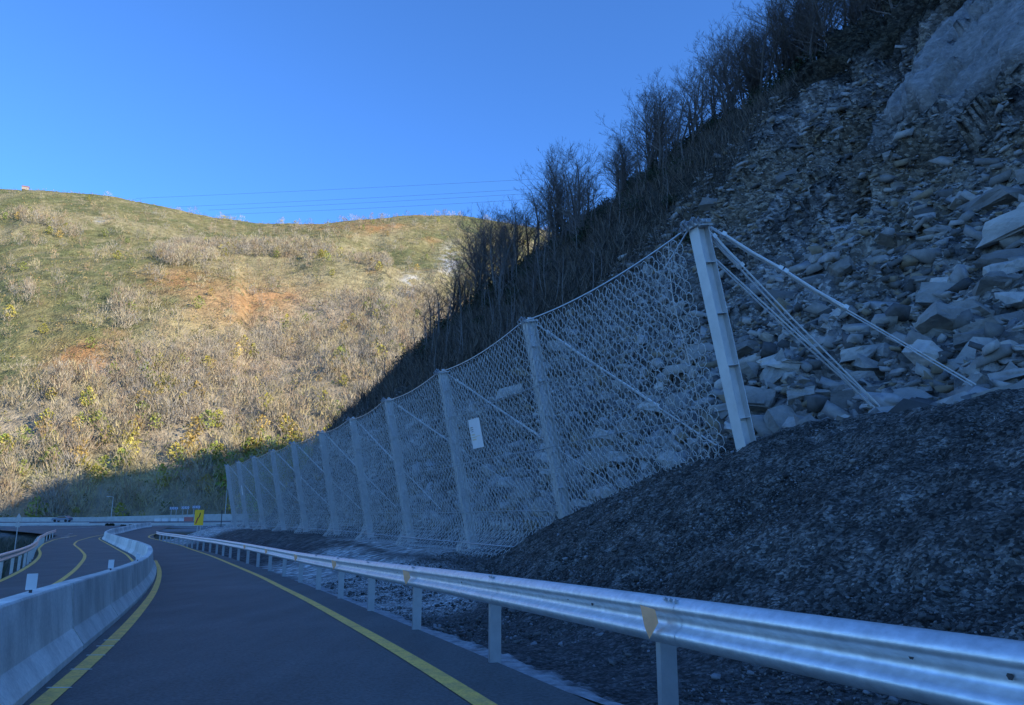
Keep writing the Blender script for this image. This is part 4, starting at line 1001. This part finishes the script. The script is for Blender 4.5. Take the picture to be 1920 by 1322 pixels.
c = olive+(green-olive)*sstep(.40, .62, n2)[..., None]; c = c+(straw-c)*(sstep(.50, .66, n1)*.7)[..., None]; c = c+(straw-c)*(sstep(.58, .72, n3)*.5)[..., None]
ru = np.clip(sstep(.55, .68, n4*.6+n2*.4)*.6 + blob(qx, qy, 300, 690, 110, 26)+.9*blob(qx, qy, 150, 680, 60, 40)+.9*blob(qx, qy, 470, 570, 120, 45)+.8*blob(qx, qy, 330, 525, 70, 25)+.6*blob(qx, qy, 600, 610, 70, 14)+.5*blob(qx, qy, 660, 425, 120, 8), 0, 1)*sstep(.3, .6, n3+.15)
c = c+(rust-c)*(ru*.75)[..., None]
tl = np.interp(qx, [-100, 0, 150, 250, 400, 520, 640, 800, 900, 1000], [760, 740, 720, 650, 645, 590, 560, 545, 600, 620])
woodm = sstep(-25, 25, qy-tl+60*(n2-.5))
c = c+(tan*(.75+.5*n3[..., None])-c)*(woodm*.7)[..., None]
low = sstep(820, 900, qy)*sstep(925, 880, qy); c = c+(yg-c)*(low*.6*sstep(.35, .6, n2))[..., None]
rock = np.clip(blob(qx, qy, 845, 492, 20, 26)+blob(qx, qy, 770, 532, 18, 18)+.7*blob(qx, qy, 188, 412, 10, 5)+.5*blob(qx, qy, 290, 396, 8, 5), 0, 1)*sstep(.42, .60, n3*.5+.5*fbm(X/3, Y/3, 306))
c = c*1.3; c = c+(np.array([.55, .54, .5])-c)*rock[..., None]
hill = mesh_np('far_hill', np.stack([X, Y, Z], -1).reshape(-1, 3), gridF(len(az), len(rr_)), M_HILL, col=c.reshape(-1, 3))
tag(hill, 'sunlit autumn hillside across the valley', kind='structure')
# far woods: fine upright slivers grouped into crowns
def far_trees(name, az_, r_, H, cols, per=56, w=.16, wide=.42, leafy=False):
    X_, Y_, Z_, _ = hillH(az_, r_); n_ = len(X_); P0 = np.stack([X_, Y_, Z_], -1)
    Pc = np.repeat(P0, per, 0); Hc = np.repeat(H, per); N_ = len(Pc)
    f = Rr.random(N_); rad = wide*np.sin(np.pi*np.clip(f*.85+.12, 0, 1))*Hc*Rr.random(N_)**.5; a = Rr.uniform(0, 6.28, N_)
    P = Pc+np.stack([np.cos(a)*rad, np.sin(a)*rad, (.14+.8*f)*Hc], -1)
    if leafy: d = Rr.normal(0, 1, (N_, 3)); L_ = .085*Hc; ww = L_*.8
    else:
        d = np.stack([np.cos(a)*.5, np.sin(a)*.5, np.ones(N_)], -1)+Rr.normal(0, .22, (N_, 3)); L_ = .24*Hc*(.5+Rr.random(N_)); ww = np.full(N_, w)
    d /= np.linalg.norm(d, axis=1)[:, None]
    q = Rr.normal(0, 1, (N_, 3)); q -= d*np.sum(d*q, 1)[:, None]; q /= np.linalg.norm(q, axis=1)[:, None]; q *= ww[:, None]
    V = np.stack([P-q, P+q, P+d*L_[:, None]], 1).reshape(-1, 3)
    C_ = np.array(cols)[Rr.integers(0, len(cols), n_)]*(.75+.5*Rr.random(n_))[:, None]; Cc = np.repeat(np.repeat(C_, per, 0), 3, 0)
    # trunks
    tw = .11; a = Rr.uniform(0, 3.14, n_); q = np.stack([np.cos(a), np.sin(a), 0*a], -1)*tw; top = P0+np.stack([Rr.normal(0, .04, n_)*H, Rr.normal(0, .04, n_)*H, H*.85], -1)
    Vt = np.stack([P0-q, P0+q, top], 1).reshape(-1, 3); Ct = np.repeat(np.tile(np.array([[.24, .22, .18]]), (n_, 1)), 3, 0)
    V = np.concatenate([V, Vt]); CC = np.concatenate([Cc, Ct]); F = np.arange(len(V)).reshape(-1, 3)
    o = mesh_np(name, V, F, M_WOOD, None, col=CC); return tag(o, kind='stuff')
N0 = 60000
ca = Rr.uniform(math.radians(-42), math.radians(5), N0); cr_r = 208+Rr.random(N0)**.75*560
Xc_, Yc_, Zc_, Hc_ = hillH(ca, cr_r); qx, qy = project(np.stack([Xc_, Yc_, Zc_], -1))
n2 = fbm(Xc_/22, Yc_/22, 302); n5 = fbm(Xc_/35, Yc_/35, 320)
tl = np.interp(qx, [-100, 0, 150, 250, 400, 520, 640, 800, 900, 1000], [760, 740, 720, 655, 650, 600, 570, 550, 600, 620])
dens = sstep(-20, 25, qy-tl+70*(n2-.5))*(.35+.65*sstep(.35, .55, n5))*.60
dens = np.maximum(dens, .9*sstep(.45, .8, blob(qx, qy, 345, 482, 80, 26)+blob(qx, qy, 560, 474, 85, 20)+.9*blob(qx, qy, 235, 590, 45, 48)+.8*blob(qx, qy, 60, 410, 90, 22)+.8*blob(qx, qy, 40, 560, 60, 40)+.75*blob(qx, qy, 700, 500, 60, 26)+.7*blob(qx, qy, 130, 440, 60, 16)+.6*blob(qx, qy, 450, 470, 60, 14)))
dens = np.maximum(dens, .03)*np.where(qy < 402, .15, 1)*np.where(qy > 850, 2.0, 1)
keep = (Yc_ > 209) & (Rr.random(N0) < dens*.42) & (qx > -120) & (qx < 1050) & (qy > 360) & (qy < 990)
ca, cr_r, qx, qy = ca[keep], cr_r[keep], qx[keep], qy[keep]; n_ = len(ca); print('far trees', n_)
kind = Rr.random(n_); n6 = fbm(cr_r*np.sin(ca)/30, cr_r*np.cos(ca)/30, 333)[...]
yl = (kind < (.08+.45*sstep(790, 850, qy)*sstep(.42, .55, n6)))
H = 6.2+4.2*Rr.random(n_)
H = np.where(qy < 560, H*.85, H)
g1 = ~yl
far_trees('hillside_wood', ca[g1], cr_r[g1], H[g1], [(.36, .31, .22), (.33, .27, .19), (.39, .33, .21), (.27, .245, .20), (.40, .33, .17), (.33, .24, .15)], per=60, w=.11)
far_trees('leafy_wood', ca[yl], cr_r[yl], H[yl]*.8, [(.34, .31, .06), (.42, .36, .08), (.22, .27, .06), (.45, .32, .10), (.30, .33, .08)], per=110, leafy=True)
# low scrub over the open hill
N1 = 15000; sa = Rr.uniform(math.radians(-42), math.radians(5), N1); sr = 215+Rr.random(N1)*640; k_ = sr*np.cos(sa) > 207; sa, sr = sa[k_], sr[k_]; N1 = len(sa)
far_trees('hill_scrub', sa, sr, .9+1.5*Rr.random(N1), [(.17, .18, .055), (.24, .21, .075), (.12, .14, .045), (.36, .25, .11), (.30, .26, .13)], per=7, leafy=False, w=.30, wide=.8)

# ------------------------------------------------------------------ far road, parapets, lamp, signs, car
fx_ = np.arange(-230, -60, 6.)
def zfar(x): return np.interp(x, [-150, -110, -75, -60], [-.70, -.62, -.40, -.3])
def strip_y(name, y0, y1, x0, x1, zo, m, **k):
    x = np.arange(x0, x1+.1, 4.)
    if k.pop('solid', False):
        MBx = MB(); MBx.sweep([(y0-y0, -2.2), (y1-y0, -2.2), (y1-y0, zo), (0, zo)], [(q, y0, float(zfar(q))) for q in x], [(0, 1, 0)]*len(x)); return tag(MBx.build(name, m), **k)
    V = np.concatenate([np.stack([x, 0*x+y0, zfar(x)+zo], -1), np.stack([x, 0*x+y1, zfar(x)+zo], -1)]); n_ = len(x); i = np.arange(n_-1)
    return tag(mesh_np(name, V, np.stack([i, i+1, i+n_+1, i+n_], -1), m), **k)
strip_y('far_road', 160, 198, -240, -40, .04, M_ASPH, solid=True, label='level main road crossing the valley floor', kind='structure')
def wall_run(name, y0, x0, x1, h, th, m, label, cat, zo=0, hs=None):
    x = np.arange(x0, x1+.1, 3.); org = (float(x[0]), y0, float(zfar(x[0])))
    W_ = MB(); path = [(q, y0, zfar(q)+zo) for q in x]; side = [(0, 1, 0)]*len(x)
    hh = h; W_.sweep([(-th/2, -.8), (th/2, -.8), (th/2*.6, hh), (-th/2*.6, hh)], path, side); o = W_.build(name, m, None, org); o.location = org; return tag(o, label, cat)
wall_run('parapet', 200, -236, -108, 1.15, .5, M_CONC2, 'long pale concrete wall on the far side of the crossing road', 'wall')
x = np.arange(-111, -66, 3.); org = (-111., 200., float(zfar(-108)))
W_ = MB(); 
for q0, q1 in zip(x[:-1], x[1:]):
    h0 = np.interp(q0, [-108, -80], [1.2, 1.75]); h1 = np.interp(q1, [-108, -80], [1.2, 1.75]); b = len(W_.V)
    for (q, h) in ((q0, h0), (q1, h1)):
        for yv in (199.8, 200.2):
            W_.V += [(q, yv, float(zfar(q))-1), (q, yv, float(zfar(q)+h))]
    W_.F += [(b, b+4, b+5, b+1), (b+2, b+3, b+7, b+6), (b+1, b+5, b+7, b+3)]
o = W_.build('parapet', M_CONC2, None, org); o.location = org; tag(o, 'pale wall beyond the junction right of the yellow sign', 'wall')
wall_run('parapet', 152, -150, -84, .28, .5, M_CONC2, 'lower pale concrete parapet in front of the passing car', 'wall', zo=-.05)
strip_y('verge', 149.8, 159.95, -240, -40, -.02, M_CONC2, solid=True, label='pale concrete apron below the lower parapet', kind='structure')
# railing in front of it
rl0 = (-128., 140., float(prof(140))); rl = empty('railing', rl0, label='low pale picket railing at the merge left of the barrier', cat='railing')
for k in range(26): MB().box((-118+k*1.0, 133.5, float(prof(133.5))+.3), (.16, .10, .75)).build('post', M_CONC2, rl, rl0)
MB().box((-105.5, 133.5, float(prof(133.5))+.70), (26, .12, .12)).build('rail', M_CONC2, rl, rl0)
def place_px(px, py, Yv): p = at(px, py, Yv); return p
# car
p = place_px(116, 979.5, 192); z0 = float(zfar(p[0])+.05)
car = empty('car', (p[0], p[1], z0), label='small silver blue car passing on the far road at the left', cat='car')
pr_ = [(-2.15, .35), (-2.15, .75), (-1.9, .92), (-1.0, 1.0), (-.35, 1.42), (1.1, 1.45), (1.75, 1.05), (2.1, .95), (2.15, .4)]
def extr(prf, y0, y1, name, m, par, org):
    n_ = len(prf); V = [(a, y0, b) for a, b in prf]+[(a, y1, b) for a, b in prf]; F = [tuple(range(n_)), tuple(range(2*n_-1, n_-1, -1))]+[(i, (i+1) % n_, (i+1) % n_+n_, i+n_) for i in range(n_)]
    o = mesh_py(name, V, [f[::-1] for f in F], m, par); bv = o.modifiers.new('bevel', 'BEVEL'); bv.width = .05; bv.segments = 2; return o
cb_ = extr(pr_, -.85, .85, 'body', M_CARP, car, None)
for y_ in (-.86, .86): extr([(-.85, 1.0), (-.3, 1.33), (1.05, 1.36), (1.45, 1.0)], y_-.008, y_+.008, 'side_window', M_GLASS, car, None).modifiers.clear()
for x_ in (-1.35, 1.35):
    for y_ in (-.8, .8): MB().tube([(x_, y_-.1, .32), (x_, y_+.1, .32)], .32, 14).build('wheel', M_RUBBER, car)
# street lamps
def lamp(px, pt, pb_, Yv, label, arm=-1, head=True):
    b = at(px, pb_, Yv); t_ = at(px, pt, Yv); H = t_[2]-b[2]; e = empty('street_lamp', (b[0], b[1], b[2]-1.0), label=label, cat='street lamp')
    MB().tube([(0, 0, 0), (0, 0, 1+H*.5), (0, 0, 1+H)], [.13, .10, .07], 8).build('pole', M_CONC2, e)
    MB().tube([(0, 0, 1+H-.05), (arm*.4, 0, 1+H+.12), (arm*1.2, 0, 1+H+.15)], .05, 6).build('arm', M_CONC2, e)
    MB().box((arm*1.35, 0, 1+H+.13), (.7, .3, .12)).build('lamp_head', M_SIGNW, e); return e
lamp(208, 932, 972, 201.5, 'slim street lamp behind the far wall left of the chevron boards')
lamp(422, 896, 966, 202, 'taller thin pole light standing by the far end of the net', arm=.5)
# dark signpost at the end
b = at(414, 990, 118); e = empty('signpost', (b[0], b[1], float(b[2])-.3), label='thin dark post standing in front of the far end of the net', cat='post')
MB().box((0, 0, 1.5), (.09, .09, 3)).build('pole', M_DARKM, e); MB().box((0, 0, .75), (1.4, .08, .12)).build('crossbar', M_DARKM, e)
# three chevron boards
for k, (xa, xb) in enumerate([(318, 334), (340, 355.5), (360.5, 376)]):
    Yv = 196; a = at(xa, 955.5-k*1.2, Yv); b = at(xb, 950.5-k*1.2, Yv); wd = b[0]-a[0]; hh = b[2]-a[2]; gz = float(zfar(a[0]))
    e = empty('chevron_board', (a[0]+wd/2, Yv, gz), label=['left of the three chevron boards behind the far junction', 'middle one of the three chevron boards behind the far junction', 'right of the three chevron boards, partly above the yellow sign'][k], cat='chevron board', group='chevron boards at the junction')
    zc = (a[2]+b[2])/2-gz
    MB().box((0, 0, zc), (wd, .06, hh)).build('panel', M_BLUE, e)
    cv = MB()
    for q in range(5):
        xq = -wd/2+wd*(q+.5)/5
        for sg in (1, -1): cv.box((xq, -.04, zc+sg*hh*.22), (wd*.11, .02, hh*.56), ((1, 0, 0), (0, 1, 0), Vector((sg*-.5, 0, 1)).normalized()))
    cv.build('chevron', M_SIGNW, e)
    for q in (-.3, .3): MB().box((wd*q, .08, zc/2-.3), (.13, .08, zc+.6)).build('leg', M_GALV, e)
# yellow sign
Yv = 84.; a = at(363.5, 985, Yv); b = at(383, 956, Yv); gz = float(prof(Yv)); cx_ = (a[0]+b[0])/2; wd = b[0]-a[0]; hh = b[2]-a[2]; zc = (a[2]+b[2])/2-gz
e = empty('road_sign', (cx_, Yv, gz), label='yellow portrait road works sign with a slanted dark and red line', cat='road sign')
MB().box((0, 0, zc), (wd, .04, hh)).build('panel', M_SIGNY, e)
dm = MB(); pp = [(-.26, -.30), (-.16, -.10), (.05, .08), (.12, .30)]
for (x0, y0), (x1, y1) in zip(pp[:-1], pp[1:]):
    c = ((x0+x1)/2*wd, -.028, zc+(y0+y1)/2*hh); v = Vector(((x1-x0)*wd, 0, (y1-y0)*hh)); L_ = v.length; v.normalize(); (dm if y0 > .0 else dm).box(c, (.10, .012, L_+.04), (v.cross(Vector((0, 1, 0))), (0, 1, 0), v))
dm.build('line_symbol', M_BLACK, e)
MB().box((-.20*wd, -.030, zc-.20*hh), (.13, .014, .42*hh), (Vector((1, 0, -.35)).normalized(), (0, 1, 0), Vector((.35, 0, 1)).normalized())).build('bar_symbol', M_RED, e)
for q in (-.12, .22): MB().box((wd*q, .06, zc/2-.2), (.07, .06, zc+.4)).build('leg', M_GALV, e)
# pale triangular sign seen from behind (left)
Yv = 60.; t_ = at(36, 962, Yv); gz = float(prof(Yv))-1.0; zc = t_[2]-gz; e = empty('road_sign', (t_[0], Yv, gz), label='pale grey triangular sign on a post above the brush at the left edge', cat='road sign')
V = [(-.32, 0, zc-.60), (.32, 0, zc-.60), (0, 0, zc), (-.32, .03, zc-.60), (.32, .03, zc-.60), (0, .03, zc)]
mesh_py('panel', V, [(0, 1, 2), (5, 4, 3), (0, 3, 4, 1), (1, 4, 5, 2), (2, 5, 3, 0)], M_GALV, e)
MB().box((0, .06, (zc-.3)/2), (.06, .05, zc-.3)).build('pole', M_GALV, e); MB().box((0, .02, zc-.9), (.34, .03, .36)).build('plate', M_GALV, e)
# red and white cones or blocks near the wall
for k, px in enumerate([296, 310, 327, 342]):
    q = at(px, 972, 190); gz = float(zfar(q[0])+.05)
    m = MB(); m.box((q[0], 190, gz+.35), (1.5, .35, .7)); o = m.build('plastic_barrier', M_SIGNW if k != 9 else M_RED, None, (float(q[0]), 190, gz)); o.location = (float(q[0]), 190, gz)
    tag(o, ['leftmost', 'second from left', 'third from left', 'rightmost'][k]+' white plastic block in the row before the far wall', 'barrier', 'white plastic barrier blocks at the junction')
q = at(354, 972, 189); gz = float(zfar(q[0])+.05); o = MB().box((q[0], 189, gz+.5), (2.2, .35, 1.0)).build('plastic_barrier', mat('red_plastic', (.5, .16, .13), .6, var=0), None, (float(q[0]), 189, gz)); o.location = (float(q[0]), 189, gz); tag(o, 'reddish plastic barrier just left of the yellow sign', 'barrier')
# small yellow tree by the far wall
p = at(141, 970, 203); e = empty('small_tree', (p[0], p[1], -1.), label='small yellowish tree behind the far wall right of the car', cat='tree')
MB().tube([(0, 0, 0), (.1, 0, 2), (0, 0, 3.4)], [.14, .1, .05], 6).build('trunk', M_BARKP, e)
leaf_clumps('crown', np.array([[0, 0, 3.6], [.5, 0, 3.0], [-.5, .2, 3.1]]), np.array([.8, .7, .7]), 90, .16, [(.30, .26, .06), (.25, .24, .08)], e, M_WOOD)
# dark shrubs among the pale aprons, and roadside brush on the left
for k, (px, py, w_) in enumerate([(206, 984, 17), (231, 985.5, 9), (246, 985.5, 8)]):
    q = at(px, py, 148); sz = w_/1400*148; c_ = np.array([[q[0]+dx*sz*.3, 148, q[2]] for dx in (-1, 0, 1)])
    o = leaf_clumps('shrub', c_-q[None]*1.0, np.full(3, sz*.22), 120, .14, [(.02, .03, .015), (.03, .035, .02)]); o.location = q
    tag(o, ['widest dark shrub under the left street lamp', 'middle dark shrub right of the left street lamp', 'rightmost dark shrub right of the left street lamp'][k], 'shrub')
n_ = 5000; yv = Rr.uniform(25, 100, n_); xv = XLG(yv)-1.2-Rr.random(n_)*18
P = np.stack([xv, yv, prof(yv)-1.1], -1); d = np.stack([Rr.normal(0, .4, n_), Rr.normal(0, .4, n_), np.ones(n_)], -1); L_ = Rr.uniform(.5, 1.5, n_)[:, None]; q = Rr.normal(0, .05, (n_, 3))
V = np.stack([P-q, P+q, P+d*L_], 1).reshape(-1, 3); cc = np.array([(.10, .09, .06), (.14, .12, .09), (.07, .08, .05)])[Rr.integers(0, 3, n_)]
tag(mesh_np('roadside_brush', V, np.arange(n_*3).reshape(-1, 3), M_RUB, col=np.repeat(cc, 3, 0)), kind='stuff')
# house on the ridge
d = ray(48, 352); azh = math.atan2(d[0], d[1]); rad = np.linspace(600, 860, 200); Xh, Yh, Zh, _ = hillH(np.full(200, azh), rad); j = np.argmax((Zh-HC)/np.hypot(Xh, Yh)); e = empty('house', (Xh[j], Yh[j], Zh[j]), .5, label='tiny house on the skyline of the far hill at the left', cat='house')
e.scale = (.75,)*3; MB().box((0, 0, 1.6), (7, 5, 3.6)).build('wall', M_WALL, e)
mesh_py('roof', [(-3.8, -2.9, 3.3), (3.8, -2.9, 3.3), (3.8, 2.9, 3.3), (-3.8, 2.9, 3.3), (-3.8, 0, 5.2), (3.8, 0, 5.2)], [(0, 1, 5, 4), (2, 3, 4, 5), (0, 4, 3), (1, 2, 5), (0, 3, 2, 1)], M_ROOF, e)
# power cables
pl0 = at(280, 368, 700); e = empty('power_line', pl0, label='faint power cables crossing the sky above the far ridge', cat='power line')
for (x0, y0, x1, y1, sg) in [(255, 372, 1250, 322, 2), (330, 388, 1250, 338, 3), (390, 394, 1250, 346, 3), (420, 402, 1250, 356, 4)]:
    pts_ = []
    for t_ in np.linspace(0, 1, 14): pts_.append(at(x0+(x1-x0)*t_, y0+(y1-y0)*t_+sg*4*t_*(1-t_), 900-250*t_))
    MB().tube(pts_, .11, 4).build('cable', M_DARKM, e, tuple(pl0))
for q in [(1700,220),(1900,140),(1760,40),(1900,40),(1690,160),(1535,262)]:
    h_ = ground_hit(*q); print('hit', q, None if h_ is None else (round(float(h_[1]),1), round(float(h_[2]),1)))
print('tris', sum(sum(len(p.vertices)-2 for p in o.data.polygons) if len(o.data.polygons) < 3000 else len(o.data.loops)-2*len(o.data.polygons) for o in SC.objects if o.type == 'MESH'))
